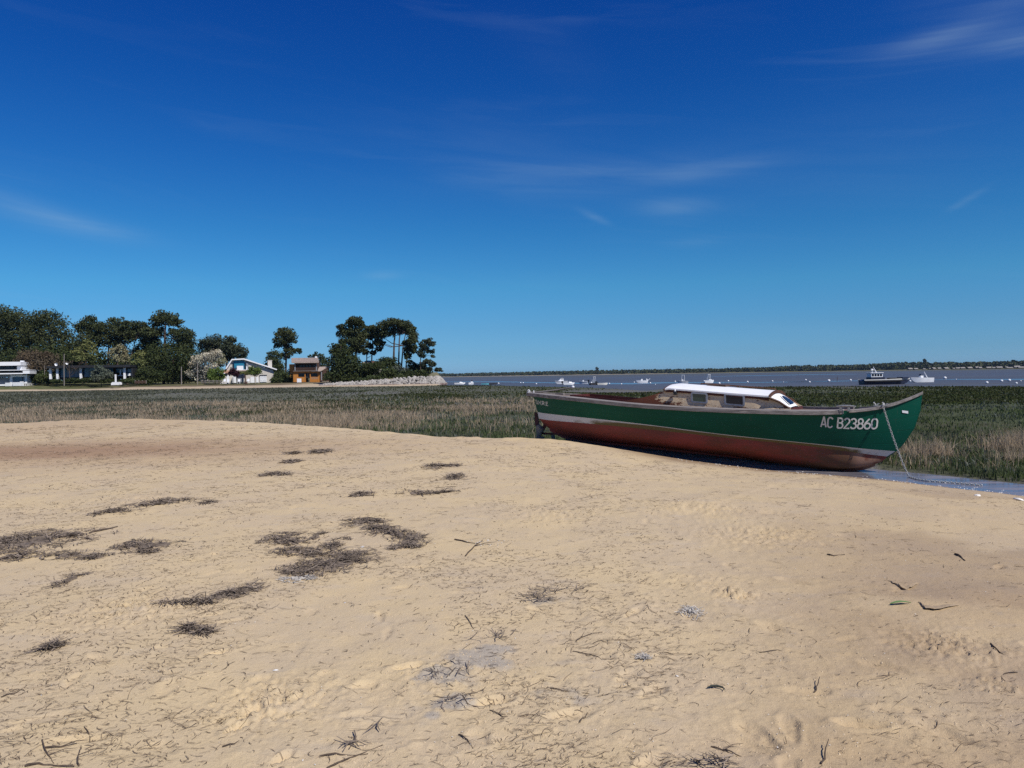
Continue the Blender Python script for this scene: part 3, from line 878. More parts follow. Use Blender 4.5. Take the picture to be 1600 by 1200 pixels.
STICKS = [
    ('thick grey driftwood piece on the left seaweed mat', [(140, 834), (165, 829), (184, 824)], .020),
    ('long forked twig on the lower left sand', [(65, 1158), (75, 1180), (84, 1192)], .006),
    ('dark twig lying across the forked twig', [(70, 1169), (95, 1168), (120, 1163)], .008),
    ('heavy dark stick at the bottom left edge', [(38, 1198), (60, 1193), (90, 1197), (116, 1198)], .009),
    ('short upright twig right of the forked twig', [(123, 1196), (122, 1184), (127, 1174)], .006),
    ('thin slanting twig above the forked twig', [(132, 1137), (141, 1150), (138, 1176)], .004),
    ('curved twig low on the left sand', [(347, 1167), (366, 1162), (386, 1148)], .006),
    ('slender twig at the left photo edge', [(2, 1089), (22, 1084), (42, 1070)], .006),
    ('long straight stick at the bottom left of centre', [(512, 1198), (555, 1180), (598, 1164)], .007),
    ('flat stick pointing at the long straight stick', [(500, 1181), (535, 1179), (575, 1177)], .007),
    ('short diagonal twig right of the bottom stick tangle', [(718, 1147), (730, 1158), (739, 1170)], .006),
    ('long root-like string below the ash patch', [(765, 1110), (785, 1121), (820, 1119), (855, 1126)], .004),
    ('bent twig right of the ash patch', [(860, 1076), (880, 1080), (920, 1085)], .005),
    ('short stub of twig at the lower centre', [(906, 1130), (912, 1121), (918, 1112)], .006),
    ('slim twig right of centre below the grey tangle', [(895, 1016), (925, 1022), (957, 1040)], .005),
    ('branching twig leaning on the sand at centre', [(900, 1002), (908, 995), (915, 984)], .006),
    ('twig crossing above the ash patch', [(727, 963), (738, 980), (745, 990)], .005),
    ('thin twig running from the shell patch', [(710, 843), (730, 848), (748, 851)], .012),
    ('y shaped twig beside the shell patch', [(727, 870), (742, 855), (754, 845)], .012),
    ('twig pair at the bottom right of centre', [(1111, 1166), (1130, 1172), (1152, 1183)], .006),
    ('dark twig with a knob near the bottom edge', [(1130, 1170), (1150, 1181), (1175, 1180)], .005),
    ('small crooked stick standing out near the bottom right', [(1282, 1194), (1290, 1184), (1290, 1175), (1295, 1167)], .007),
    ('straight straw on the smooth right sand', [(1187, 1020), (1215, 1017), (1247, 1022)], .004),
    ('pointed thorn sticking up from the right sand', [(1273, 1076), (1277, 1072), (1281, 1065)], .007),
    ('hook shaped rootlet near the right photo edge', [(1590, 1052), (1570, 1053), (1563, 1060), (1570, 1067), (1590, 1066)], .005),
    ('dark stick above the hook shaped rootlet', [(1548, 1008), (1562, 1021), (1580, 1030)], .008),
    ('dark leaf stalk lying on the right sand slope', [(1493, 866), (1500, 870), (1508, 876)], .016),
    ('short dark twig in the middle right sand', [(1292, 869), (1302, 871), (1320, 868)], .012),
]
for lab, pts, r in STICKS:
    r *= .62
    P = [sgp(a, b) for a, b in pts]; c0 = P[0]
    # finer path with slight kinks
    Q = []
    for i in range(len(P) - 1):
        for u in (0, .33, .66):
            Q.append(P[i] * (1 - u) + P[i + 1] * u + np.array([random.uniform(-1, 1), random.uniform(-1, 1), 0]) * r * .8)
    Q.append(P[-1])
    mb = MB(); n = len(Q)
    pts3 = [np.array([q[0] - c0[0], q[1] - c0[1], zs1(q[0], q[1]) + r * .7 + (.03 * i / n if 'upright' in lab or 'thorn' in lab or 'standing' in lab else .004 * math.sin(i)) - c0[2]]) for i, q in enumerate(Q)]
    mb.tube(pts3, [r * (1 - .65 * i / n) for i in range(n)], 6)
    if 'fork' in lab or 'branch' in lab or 'y shaped' in lab or 'pair' in lab:
        b = pts3[n // 2]; e = b + np.array([.12, .05, .01]) * (c0[1] / 4)
        mb.tube([b, (b + e) / 2 + np.array([0, .01, .006]), e], [r * .6, r * .45, r * .2], 5)
    o = obj('driftwood' if 'driftwood' in lab else 'twig', mb, MAT['twig'], None, True)
    o.location = tuple(c0)
    tag(o, lab, 'driftwood' if 'driftwood' in lab else 'twig', 'twigs on the sand')

# green leaf and curled seed pod
p = sgp(1408, 946); mb = MB()
rings = []
for i in range(9):
    u = i / 8; wd = .018 * math.sin(math.pi * min(1, u * 1.05)) ** .7 + .001
    rings.append([(u * .16, -wd, .012 + .012 * math.sin(u * 3)), (u * .16, 0, .006 + .012 * math.sin(u * 3)), (u * .16, wd, .012 + .012 * math.sin(u * 3))])
mb.loft(rings, False)
o = obj('leaf', mb, simple('green_leaf', (.13, .21, .075), .5, .15)); o.location = (p[0] - .08, p[1], zs1(p[0], p[1])); o.rotation_euler = (0, 0, .1)
tag(o, 'single fresh green leaf lying on the right sand', 'leaf')
p = sgp(1118, 1075)
o = obj('seed_pod', MB().tube([(-.045, 0, .008), (-.02, .01, .012), (.01, .008, .013), (.035, -.004, .01), (.042, -.022, .008), (.03, -.03, .006)], [.002, .006, .007, .005, .003, .0015], 7), simple('dark_pod', (.045, .05, .04), .6), None, True)
o.location = (p[0], p[1], zs1(p[0], p[1])); tag(o, 'dark curled seed pod on the smooth sand right of centre', 'seed pod')

# fine litter everywhere, thicker on the left and in bands
n = 62000
Y = 2.2 * (30 / 2.2) ** rng.random(n); X = rng.uniform(-.74, .74, n) * Y
d, _ = bnd(X, Y)
k = (d > .15) & (rng.random(n) < (.16 + .84 * sstep(.40, .64, fbm(X * .9, Y * .9, 611, 4, .6))) * np.where(X > .22 * Y, .28, 1) * sstep(.2, 2, d + .4))
X, Y = X[k], Y[k]; n = len(X)
Lg = np.abs(rng.normal(0, .030, n)) + .012 + (rng.random(n) < .06) * rng.uniform(.05, .15, n)
V, Fq, tint = strands(np.stack([X, Y], -1), Lg * np.maximum(1, Y / 7), (.0009 + .00042 * Y) * rng.uniform(.6, 1.4, n), rng.normal(.1, .8, n), 0, '', None, .12)
tag(np_obj('plant_litter', V, Fq, MAT['litter'], None, {'tint': ('FLOAT', tint)}), 'fine bits of dry plant litter strewn over the sand', None, None, 'stuff')

# crumbs of damp sand thrown up by feet and drying on the surface
n = 52000
Y = 2.2 * (11 / 2.2) ** rng.random(n); X = rng.uniform(-.74, .74, n) * Y
d, _ = bnd(X, Y)
k = (d > .3) & (rng.random(n) < sstep(.50, .66, fbm(X * 1.6, Y * 1.6, 721, 4, .6)) * np.where(X > .25 * Y, .5, 1))
for (lx, ly, r, h) in LUMPS: k |= (np.hypot(X - lx, Y - ly) < r * rng.random(n) ** .5) & (rng.random(n) < .5)
X, Y = X[k], Y[k]; n = len(X)
s = np.clip(np.abs(rng.normal(0, .0036, n)) + .0020, 0, .008)
z0 = sand_z(X, Y); a0 = rng.uniform(0, 6.28, n); V = np.zeros((n, 5, 3))
for j in range(4):
    rr = s * rng.uniform(.7, 1.4, n)
    V[:, j, 0] = X + rr * np.cos(a0 + j * 1.5708); V[:, j, 1] = Y + rr * np.sin(a0 + j * 1.5708); V[:, j, 2] = z0 - .002
V[:, 4, 0] = X; V[:, 4, 1] = Y; V[:, 4, 2] = z0 + s * rng.uniform(.45, .95, n)
i = np.arange(n)[:, None] * 5
Fq = np.concatenate([i + np.array([[j, (j + 1) % 4, 4]]) for j in range(4)])
tag(np_obj('sand_crumbs', V.reshape(-1, 3), Fq, simple('sand_crumb', (.46, .36, .24), .95, .15, 8), None, None), 'small crumbs of dried sand scattered over the beach', None, None, 'stuff')

# shell fragments: little curved flakes
def shells(X, Y, size, zoff=None):
    n = len(X); V = np.zeros((n, 7, 3)); F_ = []
    yaw = rng.uniform(0, 6.28, n); tilt = rng.normal(0, .35, n)
    z0 = sand_z(X, Y) if zoff is None else zoff
    for j in range(7):
        a = j * 2 * np.pi / 6
        r = (0 if j == 6 else 1) * size * rng.uniform(.7, 1.2, n)
        lx, ly = r * np.cos(a), r * np.sin(a) * .7
        V[:, j, 0] = X + lx * np.cos(yaw) - ly * np.sin(yaw); V[:, j, 1] = Y + lx * np.sin(yaw) + ly * np.cos(yaw)
        V[:, j, 2] = z0 + .004 + lx * np.sin(tilt) * .6 + (size * .35 if j == 6 else 0)
    i = np.arange(n)[:, None] * 7
    Fq = np.concatenate([i + np.array([[j, (j + 1) % 6, 6]]) for j in range(6)])
    return V.reshape(-1, 3), Fq


n = 900
Y = 2.4 * (14) ** rng.random(n); X = rng.uniform(-.72, .72, n) * Y
d, _ = bnd(X, Y); k = d > .1; X, Y = X[k], Y[k]
sz = rng.uniform(.002, .0055, len(X)) * np.maximum(1, Y / 7)
V1, F1 = shells(X, Y, sz)
# denser line of shells along the puddle
n2 = 330
i = rng.integers(0, 200, n2); tt = rng.random(n2)
xs_ = 3.6 + 8.5 * tt; yb = np.interp(xs_, BND[4:, 0], BND[4:, 1]); ys_ = yb + rng.normal(.05, .30, n2)
sz2 = rng.uniform(.008, .022, n2)
V2, F2 = shells(xs_, ys_, sz2, np.maximum(sand_z(xs_, ys_), PUDDLE_Z - .004))
# spilled shells beside a twig in the middle
q = sgp(758, 850); n3 = 40
xa, ya = q[0] + rng.normal(0, .07, n3), q[1] + rng.normal(0, .1, n3)
V3, F3 = shells(xa, ya, rng.uniform(.004, .012, n3))
V = np.concatenate([V1, V2, V3]); Fq = np.concatenate([F1, F2 + len(V1), F3 + len(V1) + len(V2)])
tag(np_obj('shell_fragments', V, Fq, simple('shell_white', (.66, .63, .58), .5, .12, 30)), 'white shell fragments strewn on sand and along the puddle', None, None, 'stuff')
for lab, px, py, s in (('white shell half on the left lower sand', 431, 1047, .016), ('white shell at the centre right of the big seaweed heap', 566, 855, .020), ('small white shell below the big middle heap', 539, 942, .012), ('white shell beside the dark pod', 1058, 1056, .010), ('large white shell at the puddle edge', 1527, 775, .05), ('bright shell at the far right rim of the puddle', 1592, 781, .07)):
    p = sgp(px, py); rings = []
    for i in range(5):
        u = i / 4; r = s * (1 - u * u) ** .5 + .0003
        rings.append([(r * math.cos(a) * (1 + .08 * math.cos(6 * a)), r * .8 * math.sin(a), s * .45 * u) for a in np.linspace(0, 2 * math.pi, 10)[:-1]])
    o = obj('shell', MB().loft(rings, True, True), simple('shell_%d' % px, (.70, .67, .62), .45, .1, 60), None, True)
    o.location = (p[0], p[1], zs1(p[0], p[1])); o.rotation_euler = (.25, -.15, px); tag(o, lab, 'shell', 'shells on the sand')

# cracked crusts of sand lifting on the right
for lab, pts in (('cracked lip of sand crust with a v shaped shadow, upper one', [(1393, 908), (1408, 917), (1420, 921), (1437, 911)]), ('cracked lip of sand crust with a v shaped shadow, lower one', [(1438, 945), (1450, 955), (1466, 956), (1502, 948)])):
    P = [sgp(a, b) for a, b in pts]; c0 = P[1]; mb = MB(); top, bot, bk = [], [], []
    Q = []
    for i in range(len(P) - 1):
        for u in np.linspace(0, 1, 7)[:-1]: Q.append(P[i] * (1 - u) + P[i + 1] * u + np.array([random.uniform(-.008, .008), random.uniform(-.012, .012), 0]))
    Q.append(P[-1]); n = len(Q)
    for i, q in enumerate(Q):
        e = math.sin(math.pi * i / (n - 1)) ** .6
        hh = .015 * e + .001
        f_ = np.array([q[0], q[1] + .02, 0]); g_ = np.array([q[0] + .05 * e, q[1] + .13 * e + .03, 0])
        zf, zg = zs1(f_[0], f_[1]), zs1(g_[0], g_[1])
        top.append((f_[0] - c0[0], f_[1] - c0[1] - .012 * e, zf + hh - c0[2])); bot.append((f_[0] - c0[0], f_[1] - c0[1] + .05, zf + .6 * hh * .3 - c0[2] - .01)); bk.append((g_[0] - c0[0], g_[1] - c0[1], zg - .012 - c0[2]))
    md = [tuple((np.array(a) * .5 + np.array(b) * .5) + np.array([0, 0, .012])) for a, b in zip(top, bk)]
    mb.loft([bot, top, md, bk], False)
    o = obj('sand_crust', mb, MAT['sand'], None, True); ma = o.data.attributes.new('mask', 'FLOAT_COLOR', 'POINT'); ma.data.foreach_set('color', [.5, .1, 0, 1] * len(mb.v)); o.location = tuple(c0); tag(o, lab, 'sand crust', 'sand crusts')

# ------------------------------------------------------------------ the beached wooden boat
BS, BPHI, BZ = np.array([0.35, 20.6]), math.radians(-33), -.46
bf = np.array([math.cos(BPHI), math.sin(BPHI)]); bp = np.array([-math.sin(BPHI), math.cos(BPHI)])


def bl(px, py, y):
    """local (x, z) of the photo pixel's ray where it crosses the boat's plane at local y"""
    d = ray(px, py)
    tt = (y + (BS - CAM[:2]) @ bp) / (d[:2] @ bp)
    P = CAM + d * tt
    return float((P[:2] - BS) @ bf), float(P[2])


def herm(xs, ys):
    xs, ys = np.array(xs, float), np.array(ys, float)
    m = np.gradient(ys, xs)

    def f(x):
        x = np.clip(np.asarray(x, float), xs[0], xs[-1])
        i = np.clip(np.searchsorted(xs, x) - 1, 0, len(xs) - 2)
        h = xs[i + 1] - xs[i]; q = (x - xs[i]) / h
        return ((2 * q ** 3 - 3 * q ** 2 + 1) * ys[i] + (q ** 3 - 2 * q ** 2 + q) * h * m[i] + (-2 * q ** 3 + 3 * q ** 2) * ys[i + 1] + (q ** 3 - q ** 2) * h * m[i + 1])
    return f


SHEER = herm([.1, 1.18, 1.98, 3.73, 5.25, 6.62, 7.85, 8.3, 8.64, 8.98, 9.26, 9.42], [1.175, 1.115, 1.06, .925, .855, .822, .815, .84, .885, .975, 1.10, 1.19])
BOOTT = herm([.3, 1.9, 3.66, 5.62, 7.46, 8.95], [.672, .589, .468, .278, .118, -.025])
BOOTB = herm([.3, .9, 1.89, 3.65, 5.62, 7.46, 8.85], [.50, .475, .445, .354, .206, .05, -.15])
KEEL = herm([.4, .6, 1.15, 2.2, 3.5, 5.5, 8.1, 8.4, 8.7, 8.9], [.46, .33, .06, -.06, -.13, -.27, -.44, -.36, -.22, -.12])
STEMX = herm([-.5, -.22, -.15, -.02, .15, .45, .8, 1.0, 1.2], [8.2, 8.66, 8.76, 8.94, 9.08, 9.26, 9.37, 9.40, 9.41])
HS = herm([0, .02, .06, .15, .3, .5, .7, .82, .9, .95, .98, 1], [.05, .22, .42, .70, .90, 1.0, .93, .74, .51, .31, .16, .045])
HB = herm([0, .02, .06, .15, .3, .5, .7, .82, .9, .95, .98, 1], [.04, .16, .32, .52, .70, .79, .71, .57, .43, .285, .15, .04])


def hull(s, v):
    """starboard hull point: s from stern to stem, v: 0 sheer, 1 boot top, 2 boot bottom, 3 bilge, 4 keel"""
    xS = .26 + (9.41 - .26) * s; xB = .40 + (8.94 - .40) * s; xb = .44 + (8.78 - .44) * s; xg = .50 + (8.66 - .50) * s; xk = .56 + (8.5 - .56) * s
    zS, zB, zb, zk = float(SHEER(xS)), float(BOOTT(xB)), float(BOOTB(xb)), float(KEEL(xk))
    hS, hB = float(HS(s)), float(HB(s)); hb = hB * .97
    full = math.sin(math.pi * min(max(s, 0), 1)) ** .6
    bw = float(sstep(.80, .96, s))
    yg, zg = hB * (.42 + .26 * full + .32 * bw), zk + (zb - zk) * (.55 - .27 * full - .25 * bw)
    if v <= 1:
        z = zS + (zB - zS) * v
        x = xS + (xB - xS) * v
        if s > .5:
            q = (s - .5) * 2; x += q ** 3 * (float(STEMX(z)) - (9.41 + (8.94 - 9.41) * v))
        y = hS + (hB - hS) * v + math.sin(math.pi * v) * .035 * full
        return np.array([x, -y, z])
    if v <= 2:
        w = v - 1; return np.array([xB + (xb - xB) * w, -(hB + (hb - hB) * w), zB + (zb - zB) * w])
    if v <= 3:
        w = v - 2
        c = np.array([xb * .5 + xg * .5, hb * .99 * (.45 + .55 * full) + yg * .55 * (1 - full) + .1 * bw * hb, zg + (zb - zg) * .28])
        a, b = np.array([xb, hb, zb]), np.array([xg, yg, zg])
        P = a * (1 - w) ** 2 + 2 * c * w * (1 - w) + b * w * w
        return np.array([P[0], -P[1], P[2]])
    w = v - 3
    return np.array([xg + (xk - xg) * w, -(yg + (.03 - yg) * w), zg + (zk - zg) * w - .02 * math.sin(math.pi * w) * full])


boat = thing('fishing_boat', 'long green wooden boat with red bottom beached beside the sand', 'boat', (BS[0], BS[1], BZ), BPHI)


def bobj(name, mb, mat, parent=None, **k):
    o = obj(name, mb, mat, parent or boat, **k)
    if parent is None: o.location = (0, 0, -BZ)
    return o


# paints
t = NT('green_hull_paint')
n1, n2 = t.noise(1.2, 5, .6, stretch=(.5, 1, 1)), t.noise(9, 5, .65, stretch=(.4, 1, 2))
c = t.mix(t.mapr(n1, .35, .65), (.002, .068, .044, 1), (.003, .084, .055, 1))
c = t.mix(t.mapr(n2, .60, .72, 0, .35), c, (.02, .07, .05, 1))
gx_ = t.xyz()
sk = t.n.new('ShaderNodeMath'); sk.operation = 'FRACT'; t.put(sk.inputs[0], t.math('MULTIPLY', t.attr('strake'), 4.0))
seam = t.mapr(t.math('ABSOLUTE', t.math('SUBTRACT', sk.outputs[0], .5)), .0, .035, 1, 0)
t.bump(t.math('SUBTRACT', t.math('MULTIPLY', t.noise(2.0, 3, .5, stretch=(.25, 1, 3)), .5), t.math('MULTIPLY', seam, .5)), .25, .02)
c = t.mix(t.math('MULTIPLY', seam, t.mapr(t.noise(1.1, 4), .40, .62, 0, .55)), c, (.012, .035, .022, 1))
st = t.noise(5, 5, .7, stretch=(2.5, 2.5, .22))
c = t.mix(t.mapr(st, .60, .74, 0, .35), c, (.06, .085, .065, 1))
scr = t.noise(9, 6, .75, stretch=(.35, 1, 2.5))
c = t.mix(t.mapr(scr, .68, .72, 0, .6), c, (.14, .15, .12, 1))
MAT['hullgreen'] = t.done(c, t.mapr(n2, .3, .7, .38, .55), .14)
t = NT('boot_stripe_paint')
gx_ = t.xyz()
n1, n2 = t.noise(3, 6, .65, stretch=(.5, 1, 1)), t.noise(22, 4, .6)
al = t.math('MULTIPLY', t.mapr(gx_[0], 1.0, 4.2), t.mapr(gx_[0], 8.75, 7.6))
al = t.math('MULTIPLY', t.math('ADD', t.math('MULTIPLY', al, 1.15), t.math('MULTIPLY', t.math('SUBTRACT', n1, .5), 1.6)), t.attr('low'))
c = t.mix(t.mapr(n2, .45, .75, 0, .35), (.66, .65, .62, 1), (.48, .46, .42, 1))
c = t.mix(t.mapr(al, .12, .5), c, t.mix(n2, (.10, .075, .03, 1), (.20, .155, .06, 1)))
MAT['boot'] = t.done(c, .7, .2)
t = NT('red_antifouling')
gx_ = t.xyz()
n1, n2 = t.noise(1.5, 6, .65, stretch=(.5, 1, 1.2)), t.noise(14, 5, .65)
c = t.mix(t.mapr(n1, .35, .65), (.30, .066, .054, 1), (.215, .058, .046, 1))
c = t.mix(t.math('MULTIPLY', t.mapr(gx_[0], 3.0, 7.0, .15, .95), t.mapr(n1, .44, .66, .12, .95)), c, (.115, .070, .038, 1))
c = t.mix(t.mapr(n2, .58, .72, 0, .55), c, (.10, .05, .033, 1))
c = t.mix(t.math('MULTIPLY', t.mapr(gx_[0], 8.05, 8.35), t.mapr(n1, .52, .60)), c, (.30, .17, .12, 1))
t.bump(n2, .3, .01)
MAT['hullred'] = t.done(c, .75, .2)
t = NT('grey_gunwale_wood')
n1, n2, n3 = t.noise(7, 6, .7, stretch=(.18, 3, 3)), t.noise(1.3, 3), t.noise(3.5, 5, .7, stretch=(.3, 2, 2))
c = t.mix(t.mapr(n1, .3, .7), (.125, .112, .105, 1), (.30, .275, .26, 1))
c = t.mix(t.mapr(n3, .60, .70, 0, .8), c, (.42, .38, .34, 1))
c = t.mix(t.mapr(n3, .38, .28, 0, .7), c, (.09, .06, .048, 1))
t.bump(n1, .6, .012)
MAT['gunwale'] = t.done(c, .8, .2)
t = NT('flaking_cabin_paint')
gx_ = t.xyz()
n1, n2, n3 = t.noise(5, 7, .72, stretch=(.5, 1, 1.6)), t.noise(22, 5, .7, stretch=(.6, 1, 2)), t.noise(70, 3, .6)
aft = t.mapr(gx_[0], 4.7, 3.4, 0, .20)
lowr = t.mapr(t.math('ADD', gx_[2], t.math('MULTIPLY', gx_[0], .03)), 1.16, .98, 0, .10)
wear = t.math('ADD', t.math('ADD', t.math('MULTIPLY', n1, .62), t.math('MULTIPLY', n2, .38)), t.math('ADD', aft, lowr))
cream = t.mix(t.mapr(n2, .35, .7), (.72, .57, .38, 1), (.56, .42, .27, 1))
red = t.mix(n2, (.10, .030, .018, 1), (.20, .075, .042, 1))
c = t.mix(t.mapr(wear, .555, .62), cream, red)
c = t.mix(t.mapr(n3, .60, .68, 0, .6), c, (.09, .045, .03, 1))
t.bump(t.mapr(wear, .55, .645, 1, 0), .6, .008)
MAT['cabin'] = t.done(c, .8, .2)
MAT['redtrim'] = simple('dark_red_trim', (.085, .022, .017), .6, .35, 9, stretch=(.3, 2, 2), bump=.3)
MAT['rooftrim'] = simple('brown_trim', (.085, .036, .018), .55, .3, 7)
MAT['roofwhite'] = simple('white_roof_paint', (.78, .79, .80), .5, .05, 3)
MAT['alu'] = simple('window_surround', (.24, .26, .30), .45, .15, 12)
MAT['letter'] = simple('letter_white', (.62, .61, .58), .6, .08, 30)
MAT['iron'] = simple('galvanised_metal', (.32, .32, .31), .45, .25, 40, Metallic=.4)

NS = 90
ss = np.linspace(0, 1, NS) ** 1.0
ss = np.unique(np.concatenate([ss, np.linspace(.9, 1, 24), np.linspace(0, .08, 10)]))


def band(v0, v1, nv, side):
    rings = []
    for s in ss:
        r = []
        for k in range(nv + 1):
            p = hull(s, v0 + (v1 - v0) * k / nv).copy(); p[1] *= side; r.append(tuple(p))
        rings.append(r if side > 0 else r[::-1])
    return rings


for name, v0, v1, nv, m in (('topsides', 0, .9999, 10, 'hullgreen'), ('boot_stripe', 1.0, 1.9999, 3, 'boot'), ('bottom', 2.0, 4.0, 12, 'hullred')):
    mb = MB()
    for side in (1, -1): mb.loft(band(v0, v1, nv, side), False)
    # close stern and stem
    for s in (0, 1):
        A = [hull(s, v0 + (v1 - v0) * k / nv) for k in range(nv + 1)]
        B = [np.array([p[0], -p[1], p[2]]) for p in A]
        mb.loft([A, B], False)
    o = bobj(name, mb, MAT[m], smooth=True, angle=50)
    if name == 'topsides':
        sv = []
        for side in (1, -1):
            for s in ss: sv += ([k / nv for k in range(nv + 1)] if side > 0 else [k / nv for k in range(nv, -1, -1)])
        sv += [0.0] * (len(mb.v) - len(sv))
        a = o.data.attributes.new('strake', 'FLOAT', 'POINT'); a.data.foreach_set('value', sv)
    if name == 'boot_stripe':
        low = []
        for side in (1, -1):
            for s in ss: low += ([k / nv for k in range(nv + 1)] if side > 0 else [k / nv for k in range(nv, -1, -1)])
        low += [0.0] * (len(mb.v) - len(low))
        low = [.35 + .65 * q if q > 0 else .0 for q in low]
        a = o.data.attributes.new('low', 'FLOAT', 'POINT'); a.data.foreach_set('value', low)

# keel and forefoot, stern post
mb = MB()
xs = np.linspace(.75, 8.55, 40)
mb.loft([[(x, -.035, float(KEEL(x)) + .05), (x, -.03, float(KEEL(x)) - .06), (x, .03, float(KEEL(x)) - .06), (x, .035, float(KEEL(x)) + .05)] for x in xs], True, True)
bobj('keel', mb, MAT['hullred'])
mb = MB()
P = [(9.41, 1.17), (9.37, .8), (9.26, .45), (9.08, .15), (8.94, -.02), (8.78, -.15), (8.62, -.24)]
mb.loft([[(x + .025, -.012, z), (x - .03, -.034, z), (x - .03, .034, z), (x + .025, .012, z)] for x, z in P], True, True)
bobj('stem', mb, MAT['hullgreen'])

# gunwale plank and rail
for side in (-1, 1):
    mb = MB(); rings = []
    for s in ss[ss < .865]:
        p = hull(s, 0); hw = -p[1]; x, z = p[0], p[2]
        dxs = -.16 * max(0, 1 - s / .03)
        a, b = hw + .055, max(hw - .11, .0)
        rings.append([(x + dxs, side * a, z - .075), (x + dxs, side * a, z + .012), (x + dxs, side * b, z + .03), (x + dxs, side * b, z - .05)])
    mb.loft(rings, True, True)
    bobj('gunwale_plank', mb, MAT['gunwale'], bevel=.008)
    mb = MB(); rings = []
    for s in ss[ss >= .86]:
        p = hull(s, 0); hw = -p[1]; x, z = p[0], p[2]
        tip = max(0, (s - .97) / .03)
        a, b = hw + .04 - .02 * tip, max(hw - .06, .0)
        rings.append([(x + .03 * tip, side * a, z - .05), (x + .03 * tip, side * a, z + .008), (x + .03 * tip, side * b, z + .016), (x, side * b, z - .06)])
    mb.loft(rings, True, True)
    bobj('bow_rail', mb, MAT['gunwale'], bevel=.006)

# decks, cockpit
mb = MB()
CO0, CO1, COY = 1.65, 4.2, .50


def deckz(x, y, hw): return float(SHEER(x)) - .05 + .05 * (1 - (y / max(hw, .05)) ** 2)


def deckrow(s, y0f, y1f, n=6):
    p = hull(s, 0); hw = -p[1] - .04
    return [(p[0], y0f(hw) + (y1f(hw) - y0f(hw)) * k / n, deckz(p[0], y0f(hw) + (y1f(hw) - y0f(hw)) * k / n, hw)) for k in range(n + 1)]


sx_ = lambda x: (x - .26) / (9.41 - .26)
mb.loft([deckrow(s, lambda h: -h, lambda h: h, 10) for s in np.linspace(0, sx_(CO0), 14)], False)
mb.loft([deckrow(s, lambda h: -h, lambda h: h, 10) for s in np.linspace(sx_(CO1), 1, 44)], False)
for sgn in (-1, 1):
    mb.loft([deckrow(s, lambda h: sgn * h, lambda h: sgn * min(COY, h), 4) for s in np.linspace(sx_(CO0), sx_(CO1), 20)], False)
bobj('deck', mb, simple('deck_boards', (.16, .11, .085), .85, .4, 6, stretch=(.3, 4, 1), bump=.3), smooth=True)
mb = MB()
for (x0, x1, y0, y1) in ((CO0, CO1, -COY - .025, -COY), (CO0, CO1, COY, COY + .025)):
    mb.loft([[(x, y0, .66), (x, y1, .66), (x, y1, float(SHEER(x)) + .055), (x, y0, float(SHEER(x)) + .055)] for x in np.linspace(x0, x1, 14)], True, True)
for x in (CO0, CO1): mb.box(x, x + .025, -COY, COY, .66, float(SHEER(x)) + .055)
bobj('cockpit_coaming', mb, MAT['redtrim'])
bobj('cockpit_floor', MB().box(CO0, CO1, -COY, COY, .64, .66), MAT['brownwood'])
bobj('thwart', MB().box(2.6, 2.85, -COY, COY, .80, .84), MAT['greywood'])

# cabin
CY = .66
WX1, WZ1 = bl(1250, 635.5, .46)
TOPZ = lambda x: float(np.interp(x, [2.75, 3.2, 3.5, 3.8, 4.0, 4.15, 4.27, 6.5, WX1 + .04], [.965, 1.005, 1.05, 1.11, 1.165, 1.22, 1.262, 1.088, .862]))


def cyw(x): return CY - .17 * float(sstep(6.2, 7.3, x)) - .05 * float(sstep(3.6, 2.75, x))


cab = bpy.data.objects.new('cabin', None); COL.objects.link(cab); cab.parent = boat; cab.location = (0, 0, -BZ)


def cobj(name, mb, mat, **k): return obj(name, mb, mat, cab, **k)


for side in (-1, 1):
    rings = []
    for x in np.linspace(2.78, WX1 + .03, 70):
        y = cyw(x); zb, zt = float(SHEER(x)) - .06, max(float(TOPZ(x)), float(SHEER(x)) + .01)
        rings.append([(x, side * y, zb), (x, side * (y - .035 * (zt - zb) / .4), zt), (x, side * (y - .03 - .035 * (zt - zb) / .4), zt), (x, side * (y - .03), zb)])
    cobj('side_wall', MB().loft(rings, True, True), MAT['cabin'])
RY = .665


def roofz(x, y): return float(TOPZ(min(x, 6.5))) + .012 + .098 * (1 - (abs(y) / RY) ** 2.2)


ny = 18
rings = []
for x in np.linspace(4.22, 6.58, 24):
    top = [(x, RY * (2 * k / ny - 1), roofz(x, RY * (2 * k / ny - 1)) + .028) for k in range(ny + 1)]
    bot = [(x, RY * (2 * k / ny - 1), roofz(x, RY * (2 * k / ny - 1)) - .006) for k in range(ny, -1, -1)]
    rings.append(top + bot)
cobj('roof', MB().loft(rings, True, True), MAT['roofwhite'], smooth=True, angle=30)
for side in (-1, 1):
    mb = MB().loft([[(x, side * (RY - .005), float(TOPZ(x)) + .008), (x, side * (RY - .06), float(TOPZ(x)) + .008), (x, side * (RY - .06), float(TOPZ(x)) - .045), (x, side * (RY - .012), float(TOPZ(x)) - .045)] for x in np.linspace(4.24, 6.56, 12)], True, True)
    cobj('eave_trim', mb, MAT['redtrim'])
    mb = MB().tube([(6.57, side * .672, 1.09), ((6.57 + WX1) / 2, side * .59, (1.09 + WZ1) / 2 + .03), (WX1, side * .505, WZ1 + .005)], [.024, .024, .018], 6)
    cobj('windscreen_trim', mb, MAT['rooftrim'])
for x0 in (6.585, 4.205):
    mb = MB().loft([[(x0 - .018, y, roofz(x0, y) - .03), (x0 + .018, y, roofz(x0, y) - .03), (x0 + .018, y, roofz(x0, y) + .032), (x0 - .018, y, roofz(x0, y) + .032)] for y in np.linspace(-RY, RY, 19)], True, True)
    cobj('arch_trim', mb, MAT['rooftrim'])
